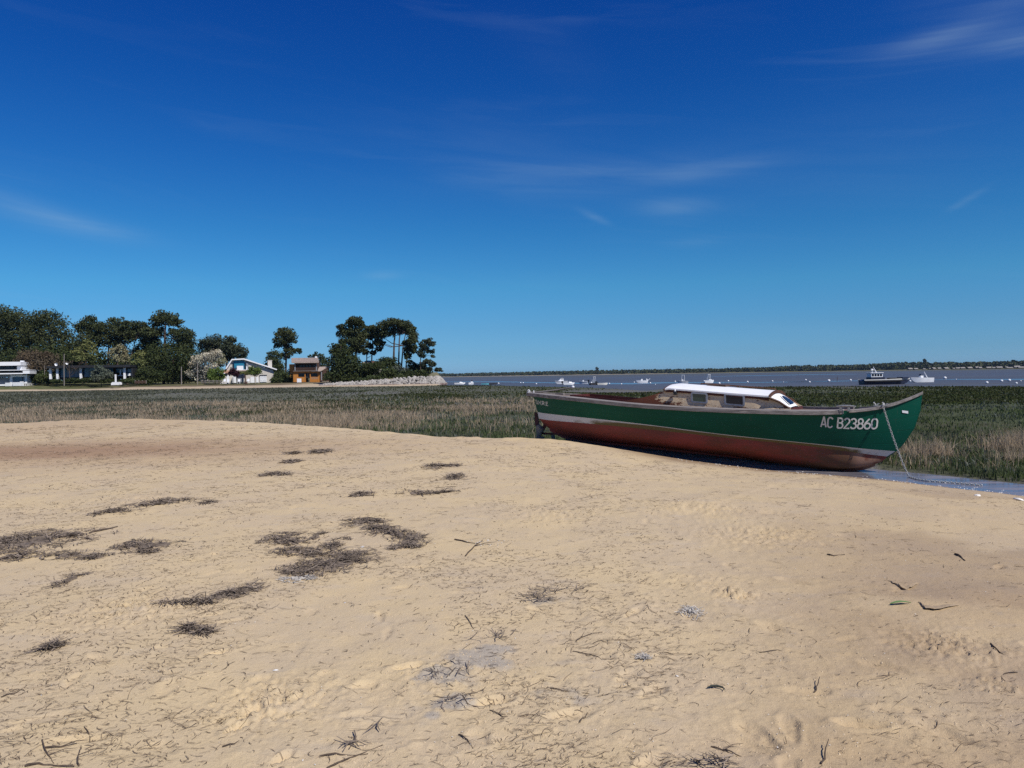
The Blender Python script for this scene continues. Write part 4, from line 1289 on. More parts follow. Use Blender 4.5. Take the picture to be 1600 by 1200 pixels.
# aft bulkhead of the cabin
mb = MB().loft([[(4.26, y, .38), (4.26, y, roofz(4.26, y) - .01), (4.29, y, roofz(4.26, y) - .01), (4.29, y, .38)] for y in np.linspace(-.62, .62, 13)], True, True)
cobj('bulkhead', mb, MAT['brownwood'])


def wsc(a, b, off=0.0):
    """raked front panel: a across (-1..1), b from roof (0) to deck (1)"""
    x = 6.55 + (WX1 - 6.60) * b; w = .655 - .16 * b
    ztop = roofz(6.5, a * .655) - .02; zbot = WZ1 + .035 * (1 - a * a)
    z = ztop + (zbot - ztop) * b + .03 * math.sin(math.pi * b)
    return (x + off * .5 + .05 * (1 - a * a) * b, a * w, z + off)


na, nb_ = 20, 12
mb = MB().loft([[wsc(2 * k / na - 1, j / nb_) for k in range(na + 1)] for j in range(nb_ + 1)], False)
cobj('front_panel', mb, MAT['roofwhite'], smooth=True)
mb, mf = MB(), MB()
ar = [(math.cos(th), math.sin(th)) for th in np.linspace(math.pi, 0, 13)]
pn = [wsc(-.20 + .32 * cx, .90 - .50 * cy, .026) for cx, cy in ar]
mb.add(pn + [wsc(-.20, .90, .026)], [(i, i + 1, len(pn)) for i in range(len(pn) - 1)])
fr = cobj('front_window', mb, MAT['glass'])
outer = [wsc(-.20 + .38 * cx, .92 - .58 * cy, .016) for cx, cy in ar]; inner = [wsc(-.20 + .31 * cx, .90 - .49 * cy, .016) for cx, cy in ar]
mf.loft([outer, inner], False)
cobj('front_window_frame', mf, MAT['white'])


def rrect(x0, x1, z0, z1, r, n=5):
    out = []
    for cx, cz, a0 in ((x1 - r, z1 - r, 0), (x0 + r, z1 - r, 90), (x0 + r, z0 + r, 180), (x1 - r, z0 + r, 270)):
        for k in range(n): 
            a = math.radians(a0 + 90 * k / (n - 1)); out.append((cx + r * math.cos(a), cz + r * math.sin(a)))
    return out


for (pxa, pxb, ta, tb, gm) in ((1079.5, 1105.5, 612.5, 630.5, 'greenglass'), (1131.5, 1163.5, 615, 634.5, 'glass')):
    xa, za = bl(pxa, tb, -CY); xb, zb = bl(pxb, ta, -CY)
    zc = (za + zb) / 2; xc = (xa + xb) / 2; hh, hw = .095, (xb - xa) / 2
    hh = max(hh, (zb - za) * .5 * .92)
    for side in (-1, 1):
        y = side * (CY - .012)
        slope = -.075
        O, I = rrect(xc - hw, xc + hw, zc - hh, zc + hh, .045), rrect(xc - hw + .04, xc + hw - .04, zc - hh + .035, zc + hh - .035, .02)
        sh = lambda p, yy: (p[0], yy, p[1] + slope * (p[0] - xc))
        mb = MB().loft([[sh(p, y) for p in O], [sh(p, y + side * .016) for p in O], [sh(p, y + side * .018) for p in I], [sh(p, y + side * .004) for p in I]], True)
        o = cobj('window', mb, MAT['alu'])
        if gm == 'greenglass' and 'greenglass' not in MAT: MAT['greenglass'] = simple('green_tinted_glass', (.030, .062, .050), .12, .2, spec=.6)
        mp = MB().add([sh(p, y + side * .006) for p in I], [tuple(range(len(I)))])
        cw = obj('pane', mp, MAT[gm], cab)
        cw.name = 'window_pane'
# small lamp under the eave
xq, zq = bl(1056, 613, -CY)
mb = MB().box(xq - .035, xq + .035, -CY - .07, -CY, zq - .06, zq + .02)
cobj('lamp_bracket', mb, MAT['dark'], bevel=.008)
cobj('lamp', MB().ball((xq, -CY - .05, zq + .045), (.022, .022, .035), 8, 6), MAT['white'], smooth=True)
# hand rail and hatch on the far half of the roof
mb = MB(); pts = [(x, .34, roofz(x, .34) + .075) for x in np.linspace(4.75, 6.45, 14)]
mb.tube([(4.72, .34, roofz(4.72, .34) + .02)] + pts + [(6.48, .34, roofz(6.48, .34) + .02)], .016, 6)
for x in (5.15, 5.6, 6.05): mb.tube([(x, .34, roofz(x, .34) + .02), (x, .34, roofz(x, .34) + .075)], .018, 6)
cobj('roof_rail', mb, MAT['rooftrim'])
mb = MB().box(5.0, 5.45, -.05, .28, roofz(5.0, 0) + .0, roofz(5.0, 0) + .045)
cobj('roof_hatch', mb, MAT['brownwood'], bevel=.01)
# washboard in front of the cabin
mb = MB().loft([[(x, y, deckz(x, 0, .8) - .02), (x + .03, y, deckz(x, 0, .8) - .02), (x + .03, y, deckz(x, 0, .8) + .05), (x, y, deckz(x, 0, .8) + .05)] for x, y in ((WX1 + .02, -.5), (WX1 + .08, 0), (WX1 + .02, .5))], True, True)
cobj('washboard', mb, MAT['redtrim'])

# stern gear: rudder, tiller, fittings
mb = MB().prism([(.36, .66), (.41, .42), (.42, .30), (.34, .26), (.30, .34), (.29, .66)], -.022, .022)
bobj('rudder', mb, simple('rudder_paint', (.055, .022, .024), .7, .3), bevel=.005)
sgx, sgz = bl(838, 613, 0)
mb = MB().tube([(.12, 0, 1.06), (.12, 0, 1.20)], .035, 8); mb.tube([(.10, 0, 1.19), (.55, .02, 1.205), (.95, .05, 1.25), (1.38, .08, 1.315)], [.024, .022, .02, .016], 7)
bobj('tiller', mb, MAT['greywood'], smooth=True)
bobj('tiller_knob', MB().ball((1.41, .08, 1.325), (.045, .035, .035), 9, 7), MAT['white'], smooth=True)
for (px, py, hh) in ((826, 612, .07), (834, 612, .08)):
    x, z = bl(px, py, -.1); zz = float(SHEER(max(x, .12)))
    mb = MB().tube([(x, -.1, zz + .0), (x, -.1, zz + hh)], .014, 7)
    if px == 826: mb.tube([(x - .035, -.1, zz + .02), (x - .03, -.1, zz + .075), (x, -.1, zz + .09), (x + .03, -.1, zz + .075), (x + .035, -.1, zz + .02)], .012, 6)
    bobj('stern_fitting', mb, MAT['white'])
bobj('stern_block', MB().box(.85, 1.1, .12, .22, 1.08, 1.17), MAT['greywood'], bevel=.01)
# dark red shaft bracket under the stern
bobj('propeller_bracket', MB().tube([(.62, 0, .34), (.50, 0, .16), (.46, 0, -.02)], [.05, .045, .03], 7).tube([(.52, 0, .10), (1.1, 0, .10)], .025, 7), MAT['redtrim'])
mb = MB()
for k in range(3):
    a = 2.1 * k
    mb.loft([[(.50, .02 * math.cos(a + 1.5), .10 + .02 * math.sin(a + 1.5)), (.53, -.02 * math.cos(a + 1.5), .10 - .02 * math.sin(a + 1.5))],
             [(.48, .09 * math.cos(a) + .05 * math.cos(a + 1.57), .10 + .09 * math.sin(a) + .05 * math.sin(a + 1.57)), (.54, .09 * math.cos(a) - .05 * math.cos(a + 1.57), .10 + .09 * math.sin(a) - .05 * math.sin(a + 1.57))],
             [(.50, .15 * math.cos(a), .10 + .15 * math.sin(a)), (.52, .15 * math.cos(a + .1), .10 + .15 * math.sin(a + .1))]], False)
bobj('propeller', mb, simple('old_bronze', (.16, .12, .07), .5, .3, Metallic=.5))

# foredeck fittings
x, z = bl(1320, 640, -.72); zz = float(SHEER(x))
mb = MB()
for dx in (-.075, .075): mb.prism([(x + dx - .03, zz - .01), (x + dx + .03, zz - .01), (x + dx + .02, zz + .075), (x + dx - .02, zz + .075)], -.74, -.70)
mb.tube([(x - .16, -.72, zz + .085), (x - .06, -.72, zz + .098), (x + .10, -.72, zz + .098), (x + .21, -.72, zz + .088)], [.012, .022, .022, .010], 8)
bobj('cleat', mb, MAT['iron'], smooth=True)
xf, zf = bl(1377, 637, -.45)
hwf = float(HS(sx_(xf))); zz = float(SHEER(xf))
mb = MB()
for dx in (-.10, .06):
    mb.tube([(xf + dx, -hwf + .01, zz), (xf + dx - .02, -hwf + .01, zz + .05), (xf + dx - .05, -hwf + .01, zz + .085), (xf + dx - .03, -hwf + .01, zz + .10)], [.018, .016, .013, .008], 7)
    mb.tube([(xf + dx, -hwf + .01, zz), (xf + dx + .03, -hwf + .01, zz + .05), (xf + dx + .06, -hwf + .01, zz + .06)], [.018, .014, .008], 7)
mb.box(xf - .15, xf + .12, -hwf - .02, -hwf + .05, zz - .0, zz + .018)
bobj('fairlead', mb, MAT['iron'], smooth=True)

# lettering, laid on the hull
GA = np.linspace(0, 1, 9)


def arc(cx, cy, rx, ry, a0, a1, n=10): return [(cx + rx * math.cos(math.radians(a0 + (a1 - a0) * k / n)), cy + ry * math.sin(math.radians(a0 + (a1 - a0) * k / n))) for k in range(n + 1)]


GLY = {
    'A': [[(.06, 0), (.30, 1), (.34, 1), (.58, 0)], [(.14, .27), (.50, .27)]],
    'C': [arc(.32, .74, .24, .26, 20, 180, 8) + arc(.32, .26, .24, .26, 180, 340, 8)],
    'B': [[(.08, 0), (.08, 1), (.30, 1)] + arc(.32, .76, .22, .24, 90, -90, 8)[1:] + [(.08, .52)], [(.08, .52), (.32, .52)] + arc(.34, .26, .24, .26, 90, -90, 8)[1:] + [(.08, 0)]],
    '2': [arc(.32, .74, .25, .26, 165, -10, 9) + [(.50, .55), (.07, .0), (.60, 0)]],
    '3': [arc(.30, .755, .24, .245, 160, -80, 9) + [(.25, .52)], [(.25, .52)] + arc(.30, .26, .27, .26, 85, -160, 10)],
    '8': [arc(.32, .76, .22, .24, 0, 360, 16), arc(.32, .26, .26, .26, 0, 360, 16)],
    '6': [[(.50, 1.0), (.40, .92)] + arc(.33, .30, .27, .42, 120, 180, 5) + arc(.33, .28, .27, .28, 180, 540, 16)],
    '0': [arc(.32, .72, .25, .28, 0, 180, 8) + arc(.32, .28, .25, .28, 180, 360, 8) + [(.57, .72)]],
    'O': [arc(.32, .70, .25, .30, 0, 180, 8) + arc(.32, .30, .25, .30, 180, 360, 8) + [(.57, .70)]],
    'M': [[(.06, 0), (.08, 1), (.34, .35), (.60, 1), (.62, 0)]],
    'R': [[(.08, 0), (.08, 1), (.30, 1)] + arc(.32, .74, .24, .26, 90, -90, 8)[1:] + [(.08, .48)], [(.30, .48), (.58, 0)]],
    'E': [[(.56, 1), (.10, 1), (.10, 0), (.58, 0)], [(.10, .52), (.50, .52)]],
    '.': [[(.10, .02), (.20, .02)]],
    ' ': []}
ADV = {'.': .30, ' ': .34}
gs, gv = np.meshgrid(np.linspace(0, 1, 700), np.linspace(0, 1, 60), indexing='ij')
GP = np.array([[hull(s, v) for v in np.linspace(0, .9999, 60)] for s in np.linspace(0, 1, 700)])
GW = np.stack([BS[0] + GP[..., 0] * bf[0] + GP[..., 1] * bp[0], BS[1] + GP[..., 0] * bf[1] + GP[..., 1] * bp[1], GP[..., 2]], -1) - CAM
gd = GW @ f0
GX, GY = 800 + F * (GW @ RIGHT) / gd, 600 - F * (GW @ UP) / gd


def hsv(px, py):
    i = np.argmin((GX - px) ** 2 + (GY - py) ** 2)
    i, j = np.unravel_index(i, GX.shape)
    return np.array([gs[i, j], gv[i, j]])


def lettering(name, text, TL, TR, BL_, BR, w, mat):
    c = [hsv(*q) for q in (TL, TR, BL_, BR)]
    tot = sum(ADV.get(ch, .66) for ch in text) - .02
    mb = MB(); u0_ = 0
    for ch in text:
        for line in GLY[ch]:
            P = np.array(line, float); n = len(P); L, Rr = [], []
            closed = np.allclose(P[0], P[-1]) and n > 4
            for i in range(n):
                a = P[i - 1] if i > 0 else (P[-2] if closed else P[0]); b = P[i + 1] if i < n - 1 else (P[1] if closed else P[-1])
                ta = P[i] - a; tb = b - P[i]
                ta = ta / (np.linalg.norm(ta) + 1e-9) if np.linalg.norm(ta) > 1e-6 else tb / np.linalg.norm(tb)
                tb = tb / (np.linalg.norm(tb) + 1e-9) if np.linalg.norm(tb) > 1e-6 else ta
                nn = np.array([-(ta + tb)[1], (ta + tb)[0]]); nn /= np.linalg.norm(nn) + 1e-9
                k = min(1.6, 1 / max(.3, nn @ np.array([-ta[1], ta[0]])))
                L.append(P[i] + nn * w / 2 * k); Rr.append(P[i] - nn * w / 2 * k)
            r3 = []
            for A, B in zip(L, Rr):
                pr = []
                for q in (A, B):
                    fu = (u0_ + q[0]) / tot; fv = q[1]
                    sv = (c[0] * (1 - fu) + c[1] * fu) * fv + (c[2] * (1 - fu) + c[3] * fu) * (1 - fv)
                    p = hull(sv[0], sv[1]); p = p + np.array([0.0, -.006, -.001]) + np.array([.003, 0, 0])
                    pr.append(tuple(p))
                r3.append(pr)
            mb.loft(r3, False)
        u0_ += ADV.get(ch, .66)
    return bobj(name, mb, mat)


lettering('registration_lettering', 'AC B23860', (1283, 651.5), (1372, 654.5), (1281.5, 666.5), (1371, 669.5), .15, MAT['letter'])
lettering('name_lettering', 'O.M.R.E', (836.5, 624.5), (856.5, 628.6), (838, 631.0), (857, 634.0), .17, MAT['letter'])
c4 = [hsv(*q) for q in ((1408.5, 641.5), (1419, 642.5), (1409.5, 645), (1418.5, 646))]
mb, mk_ = MB(), MB()
rows = []
for fv in (1, 0):
    row = []
    for k in range(7):
        fu = k / 6; sv = (c4[0] * (1 - fu) + c4[1] * fu) * fv + (c4[2] * (1 - fu) + c4[3] * fu) * (1 - fv)
        p = hull(sv[0], sv[1]); row.append((p[0] + .008, p[1] - .008, p[2]))
    rows.append(row)
mb.loft(rows, False); bobj('name_plate', mb, MAT['white'])

# chain from the fairlead down to the puddle, and away over the ground
wl = lambda x, y, z: np.array([BS[0] + x * bf[0] + y * bp[0], BS[1] + x * bf[1] + y * bp[1], z])
A = wl(xf + .03, -hwf - .05, zz + .03)
B = gpt(1420, 745, PUDDLE_Z + .012)
mid = [A + (B - A) * u + np.array([0, 0, -1]) * .34 * u * (1 - u) for u in np.linspace(0, 1, 30)]
tail = [gpt(px, py, PUDDLE_Z + .014) for px, py in ((1432, 748.5), (1448, 751), (1470, 752.5), (1500, 755), (1540, 758.5))]
path = [wl(xf + .03, -hwf + .10, zz + .06), wl(xf + .03, -hwf + .02, zz + .05)] + mid + tail
path = np.array(path); seg = np.r_[0, np.cumsum(np.linalg.norm(np.diff(path, axis=0), axis=1))]
mb = MB(); LK = .052
for k in range(int(seg[-1] / (LK * .80))):
    sA = k * LK * .80
    c = np.array([np.interp(sA, seg, path[:, i]) for i in range(3)]); e = np.array([np.interp(sA + .01, seg, path[:, i]) for i in range(3)])
    tx = (e - c) / (np.linalg.norm(e - c) + 1e-9)
    up = np.array([.3, .2, 1]); a = np.cross(up, tx); a /= np.linalg.norm(a); b = np.cross(tx, a)
    if k % 2: a, b = b, -a
    ring = [c + tx * (LK * .5 * math.cos(q)) + a * (LK * .30 * math.sin(q)) for q in np.linspace(0, 2 * math.pi, 9)[:-1]]
    rr = []
    for i, p in enumerate(ring):
        n_ = p - c; n_ /= np.linalg.norm(n_)
        rr.append([p + .0068 * (math.cos(w_) * n_ + math.sin(w_) * b) for w_ in (0, 1.57, 3.14, 4.71)])
    rr.append(rr[0]); mb.loft(rr, True)
o = obj('mooring_chain', mb, simple('chain_metal', (.42, .42, .40), .5, .2, 30, Metallic=.2))
tag(o, 'galvanised chain hanging from the bow rail down into the puddle', 'chain')

# mossy timbers the stern rests on
MAT['moss'] = simple('mossy_timber', (.20, .19, .155), .95, .4, 14, bump=.6)
for lab, px, py0, py1, r in (('thick mossy timber under the stern with a notched top', 841, 664, 688, .075), ('short mossy stub between the two timbers at the stern', 846.5, 682, 688, .07), ('thin grey post propping the keel near the stern', 864, 678, 689, .055)):
    top = at(px, py0, 20.25); bot = at(px, py1, 20.25)
    mb = MB(); hgt = top[2] - bot[2] + .1
    mb.tube([(0, 0, -.1), (.02, 0, hgt * .5 - .1), (.05 if r > .07 and hgt > .3 else 0, 0, hgt * .78 - .1), (0, 0, hgt - .1)], [r, r * .85, r * (1.5 if r > .07 and hgt > .3 else 1), r * .7], 9)
    o = obj('timber_post', mb, MAT['moss'], None, True); o.location = (bot[0], bot[1], bot[2]); tag(o, lab, 'post', 'timbers under the stern')

# ------------------------------------------------------------------ the wooded shore on the left
def land_z(x, y):
    x = np.asarray(x, float); y = np.asarray(y, float)
    t_ = y - 183
    left = sstep(-35, -70, x)
    z = -.62 + .50 * sstep(-4, 5, t_) + (.25 + .15 * left) * sstep(4, 16, t_) + .40 * sstep(12, 26, t_) + 1.2 * sstep(26, 110, t_) + .12 * (fbm(x * .2, y * .2, 5, 3) - .5)
    z = z + .5 * sstep(-100, -125, x) * sstep(5, 16, t_)
    head = sstep(-49, -42, x)
    z = z + head * (.25 + .95 * sstep(-44, -30, x)) * sstep(5.0, 7.2, t_) + head * .35 * sstep(8, 14, t_)
    edge = sstep(-.0975, -.088, x / np.maximum(y, 1))
    return z * (1 - edge) + (-1.3) * edge


t = NT('shore_ground')
g_ = t.attr('grass')
n1 = t.noise(.6, 5, .65)
c = t.mix(t.mapr(t.noise(.35, 5, .6, stretch=(.4, 1, 1)), .35, .65), (.47, .38, .27, 1), (.40, .315, .215, 1))
dirt = t.mix(n1, (.12, .085, .06, 1), (.20, .15, .105, 1))
gras = t.mix(t.mapr(n1, .35, .65), (.070, .085, .030, 1), (.13, .125, .06, 1))
ms = t.n.new('ShaderNodeSeparateColor'); a_ = t.n.new('ShaderNodeAttribute'); a_.attribute_name = 'mask'; t.l.new(a_.outputs['Color'], ms.inputs[0])
c = t.mix(ms.outputs[0], c, dirt); c = t.mix(ms.outputs[1], c, gras)
t.bump(t.noise(2, 4, .6), .5, .1)
MAT['shore'] = t.done(c, .9, .15)
ys = np.concatenate([np.arange(178, 206, .7), np.arange(206, 330, 5)]); xs = np.arange(-190, -14, .9)
Yg, Xg = np.meshgrid(ys, xs, indexing='ij'); x, y = Xg.ravel(), Yg.ravel()
idx = np.arange(x.size).reshape(Xg.shape)
fq = np.stack([idx[:-1, :-1], idx[:-1, 1:], idx[1:, 1:], idx[1:, :-1]], -1).reshape(-1, 4)
t_ = y - 183 + 3 * (fbm(x * .15, y * .15, 9, 3) - .5)
dirt_m = sstep(9, 12, t_) * sstep(-50, -60, x)
wide = sstep(-95, -108, x)
gm = np.maximum(sstep(13, 16, t_) * .8, wide * sstep(6.0, 8.5, t_)) * (1 - .5 * sstep(-66, -60, x) * sstep(-40, -46, x))
gm = np.maximum(gm, wide * sstep(2.2, .6, t_) * .7)
gm = np.maximum(gm, sstep(-44, -38, x) * sstep(8, 10, t_) * .8)
tag(np_obj('shore_ground', np.stack([x, y, land_z(x, y)], -1), fq, MAT['shore'], None, {'mask': ('FLOAT_COLOR', np.stack([dirt_m, gm, gm * 0, gm * 0 + 1], -1))}, True), kind='structure')


def lz(x, y): return float(land_z(np.array([x]), np.array([y]))[0])


# rock revetment
def rock(c, s, mb, seed):
    R_ = random.Random(seed)
    ring = []
    rx, ry, rz = s * R_.uniform(.7, 1.2), s * R_.uniform(.6, 1.0), s * R_.uniform(.5, .85)
    th0 = R_.uniform(0, 3)
    rings = []
    for zz, k in ((-1, .5), (-.35, 1), (.45, .92), (1, .4)):
        rings.append([(c[0] + rx * k * math.cos(th0 + a * 1.0472) * R_.uniform(.8, 1.15), c[1] + ry * k * math.sin(th0 + a * 1.0472) * R_.uniform(.8, 1.15), c[2] + rz * zz * R_.uniform(.85, 1.1) + R_.uniform(-.08, .08) * s) for a in range(6)])
    mb.loft(rings, True, True)


t = NT('pale_limestone')
nn_ = t.noise(.9, 4, .6)
c = t.mix(t.mapr(nn_, .3, .7), (.25, .23, .205, 1), (.43, .40, .365, 1))
zc = t.xyz()[2]
c = t.mix(t.math('MULTIPLY', t.mapr(zc, .25, -.2), t.mapr(t.noise(.5, 3), .4, .55)), c, (.16, .11, .10, 1))
MAT['rock'] = t.done(c, .9, .15)
mb = MB(); k = 0
for i in range(620):
    u = random.random(); x = -47.0 + u * 28.6
    topz = np.interp(x, [-47, -44, -36, -30, -24, -18], [.05, .35, .85, 1.25, 1.65, 1.6])
    v = random.random(); z = -.30 + (topz + .30) * v; yy = 187.0 + 2.3 * v
    rock((x, yy, z), random.uniform(.24, .48), mb, i)
for i in range(230):
    u = random.random(); v = random.random(); a = u * 1.7
    cx, cy = -18.9, 190.0
    rr = 2.6 - 2.2 * v
    p = (cx + rr * math.sin(a) * .8 + 0, cy - rr * math.cos(a) + (u > .55) * (u - .55) * 16, -.35 + 1.95 * v)
    rock(p, random.uniform(.26, .5), mb, 900 + i)
tag(obj('rock_revetment', mb, MAT['rock']), 'pale boulder revetment along the foot of the pine headland', 'rock wall', None, 'stuff')

# ------------------------------------------------------------------ trees
def leaf_mesh(name, lobes, n_leaf, size, mat, parent, flat=.75, lump=.32):
    n_leaf = int(n_leaf * 3.4); lump *= 1.3; size *= .74
    """lobes: local centre (3), radii (3). Leaf faces gather in puffs over each lobe, with gaps between them."""
    vol = [(l[3] * l[4] * l[5]) ** (2 / 3) for l in lobes]; tot = sum(vol)
    C_ = []
    for l, vv in zip(lobes, vol):
        n = max(40, int(n_leaf * vv / tot)); npuff = max(9, int(n / 34))
        d = rng.normal(0, 1, (npuff, 3)); d /= np.linalg.norm(d, axis=1)[:, None]
        r = rng.uniform(.45, 1.0, npuff) ** .6
        pc = d * r[:, None] * np.array(l[3:6]) + np.array(l[:3])
        prad = lump * (l[3] * l[4] * l[5]) ** (1 / 3) * rng.uniform(.6, 1.25, npuff)
        which = rng.integers(0, npuff, n)
        e = rng.normal(0, 1, (n, 3)); e /= np.linalg.norm(e, axis=1)[:, None]
        q = pc[which] + e * (prad[which] * rng.uniform(.55, 1.05, n))[:, None] * np.array([1, 1, flat])
        k = rng.random(n) < .30                 # inner foliage
        e2 = e * (rng.random(n) ** .4)[:, None] * .85 * np.array(l[3:6]) + np.array(l[:3])
        q[k] = e2[k]
        C_.append(q)
    C_ = np.concatenate(C_); n = len(C_)
    a = rng.normal(0, 1, (n, 3)); a /= np.linalg.norm(a, axis=1)[:, None]
    b = np.cross(a, rng.normal(0, 1, (n, 3))); b /= np.linalg.norm(b, axis=1)[:, None]
    s = size * rng.uniform(.5, 1.3, n)
    a = a * s[:, None]; b = b * (s * .62)[:, None]
    V = np.stack([C_ - a, C_ + b, C_ + a, C_ - b], 1).reshape(-1, 3)
    Fq = np.arange(4 * n).reshape(n, 4)
    return np_obj(name, V, Fq, mat, parent, {'tint': ('FLOAT', np.repeat(np.clip(rng.normal(.5, .3, n), 0, 1), 4))})


def tree(name, label, cat, base, Y, trunks, lobes, mat, n=1500, size=.34, group=None, depth=1.0, bark='bark', lump=.32, dy=None):
    b = at(base[0], base[1], Y); gz = lz(b[0], Y) if b[0] < -17 else b[2]
    root = thing(name, label, cat, (b[0], Y, gz), 0, group)
    L = []
    for (px, py, rx, ry) in lobes:
        oy = random.uniform(-1, 1) * depth * rx * Y / F * .6
        c = at(px, py, Y + oy); L.append((c[0] - b[0], oy, c[2] - gz, rx * Y / F, max(rx, ry) * Y / F * depth, ry * Y / F))
    leaf_mesh('crown', L, n, size, MAT[mat], root, lump=lump)
    if trunks:
        mb = MB()
        for tr in trunks:
            r0_, pts = tr[0], tr[1:]
            P = []
            for i, (px, py) in enumerate(pts):
                c = at(px, py, Y); P.append(np.array([c[0] - b[0], .15 * math.sin(i * 2.1 + px), c[2] - gz]))
            if len(tr) > 2 and P[0][2] < 2.5: P[0][2] = min(P[0][2], -.3)
            m = len(P); mb.tube(P, [r0_ * (1 - .55 * i / (m - 1)) for i in range(m)], 7)
        # limbs reaching into each lobe
        for l in L:
            o = P[-1] if len(trunks) == 1 else None
            src = min([p for p in P], key=lambda p: np.linalg.norm(p - np.array(l[:3]))) if P else None
            e = np.array(l[:3]); mdl = (src + e) / 2 + np.array([0, 0, -.12 * abs(e[0] - src[0])])
            if np.linalg.norm(e - src) > .8: mb.tube([src, mdl, e], [trunks[0][0] * .42, trunks[0][0] * .3, trunks[0][0] * .12], 5)
        obj('trunk', mb, MAT[bark], root, True)
    return root


PG, BG = 'pines along the wooded shore', 'bushes along the wooded shore'
T = tree
# dense wood at the far left, standing behind the houses
T('pine_tree', 'tall dense pine at the left photo edge, crest highest over the white house', 'tree', (-8, 600), 232, [(.35, (-8, 600), (-6, 540), (-4, 500))], [(-20, 500, 34, 24), (6, 493, 28, 15), (-10, 530, 38, 26), (12, 520, 26, 20)], 'pine', 2600, .42, PG)
T('pine_tree', 'broad dark pine just right of the highest left pine', 'tree', (34, 600), 238, [(.35, (34, 600), (36, 540), (36, 510))], [(34, 500, 26, 15), (24, 525, 28, 22), (48, 515, 22, 18), (40, 545, 32, 20)], 'pine', 2400, .42, PG)
T('pine_tree', 'round topped dark pine above the brown bare tree', 'tree', (80, 600), 228, [(.35, (80, 600), (80, 540), (78, 505))], [(76, 499, 26, 14), (92, 516, 16, 16), (64, 520, 24, 20), (84, 540, 24, 22)], 'pine', 2400, .40, PG)
T('pine_tree', 'low dark pine filling the gap behind the brown bare tree', 'tree', (50, 600), 215, [(.25, (50, 600), (50, 560))], [(40, 566, 34, 22), (70, 560, 30, 22), (98, 566, 18, 22), (10, 568, 28, 22)], 'oak', 2600, .40, PG)
T('pine_tree', 'lower pine bridging the left wood and the paired pines', 'tree', (108, 600), 235, [(.25, (108, 600), (108, 540))], [(106, 540, 15, 24), (118, 556, 18, 24), (100, 566, 16, 24)], 'pine', 1500, .40, PG)
T('pine_tree', 'pine with a pointed crown behind the left end of the long house', 'tree', (134, 600), 226, [(.3, (134, 600), (135, 540), (138, 510))], [(140, 505, 15, 12), (128, 512, 12, 10), (150, 518, 13, 12), (136, 532, 20, 16)], 'pine', 1900, .38, PG)
T('pine_tree', 'pine with a flat wide crown behind the middle of the long house', 'tree', (168, 598), 226, [(.3, (168, 598), (169, 560), (170, 520))], [(166, 514, 16, 10), (180, 507, 15, 10), (172, 530, 22, 14), (186, 540, 12, 12)], 'pine', 1800, .38, PG)
T('pine_tree', 'small crowned pine with bare trunks behind the right end of the long house', 'tree', (190, 600), 224, [(.22, (183, 600), (184, 560), (184, 520)), (.2, (193, 600), (194, 560), (194, 530))], [(197, 508, 8, 8), (192, 520, 14, 10), (202, 528, 10, 8)], 'pine', 1100, .36, PG)
T('pine_tree', 'leaning pine with a pale slanting trunk right of the long house', 'tree', (199, 600), 214, [(.24, (199, 596), (204, 560), (212, 530), (220, 512))], [(218, 510, 14, 8), (210, 520, 12, 7), (228, 520, 12, 9)], 'pine', 1100, .36, PG)
T('pine_tree', 'biggest dark pine left of the white blossom tree, double domed', 'tree', (256, 598), 216, [(.42, (256, 598), (257, 560), (258, 520), (259, 500)), (.2, (262, 560), (272, 530))], [(259, 497, 19, 10), (244, 503, 13, 9), (272, 503, 13, 8), (248, 520, 15, 8), (287, 522, 17, 11), (296, 532, 11, 12), (270, 520, 9, 7), (282, 540, 24, 13)], 'pine', 2900, .36, PG)
T('pine_tree', 'dark bushy evergreen below the biggest pine, reaching the ground', 'tree', (270, 600), 210, [(.3, (270, 600), (270, 560))], [(270, 560, 36, 24), (245, 555, 22, 20), (294, 566, 18, 26), (275, 585, 30, 16)], 'oak', 3000, .36, PG)
T('pine_tree', 'dark pine between the leaning pine and the biggest pine', 'tree', (228, 600), 222, [(.3, (228, 600), (228, 530))], [(232, 526, 18, 14), (226, 548, 18, 16), (238, 540, 14, 18)], 'pine', 1700, .38, PG)
T('pine_tree', 'left one of two pines rising behind the white blossom tree', 'tree', (334, 600), 246, [(.32, (334, 600), (334, 560), (335, 535))], [(332, 533, 18, 9), (320, 540, 12, 9), (342, 543, 14, 10), (328, 555, 18, 12)], 'pine2', 1900, .38, PG)
T('pine_tree', 'right one of two pines rising behind the white blossom tree', 'tree', (358, 600), 244, [(.32, (354, 600), (354, 570), (358, 540))], [(359, 533, 10, 8), (362, 545, 17, 10), (374, 552, 12, 10), (352, 553, 14, 12), (378, 560, 8, 6)], 'pine2', 1900, .38, PG)
T('pine_tree', 'single tall pine left of the orange wooden house', 'tree', (446, 597), 228, [(.32, (446, 597), (447, 560), (446, 540), (444, 522))], [(446, 518, 13, 7), (438, 524, 10, 7), (453, 524, 12, 8), (440, 533, 14, 7), (456, 532, 9, 6), (434, 540, 8, 4), (448, 543, 10, 5), (453, 550, 12, 6), (464, 548, 8, 4), (444, 557, 8, 6)], 'pine', 2000, .34, PG)
T('round_tree', 'dark round tree at the right gable of the white chalet', 'tree', (430, 598), 222, [(.25, (430, 598), (429, 570))], [(428, 560, 13, 14), (426, 574, 15, 14), (434, 580, 13, 14), (430, 591, 14, 9)], 'oak', 1900, .32, PG)
T('shrub', 'green bushes before the left corner of the orange house', 'bush', (448, 600), 208, None, [(440, 588, 12, 9), (452, 586, 10, 9), (464, 589, 10, 7), (474, 592, 7, 5), (446, 594, 16, 5)], 'shrub', 1500, .26, BG)
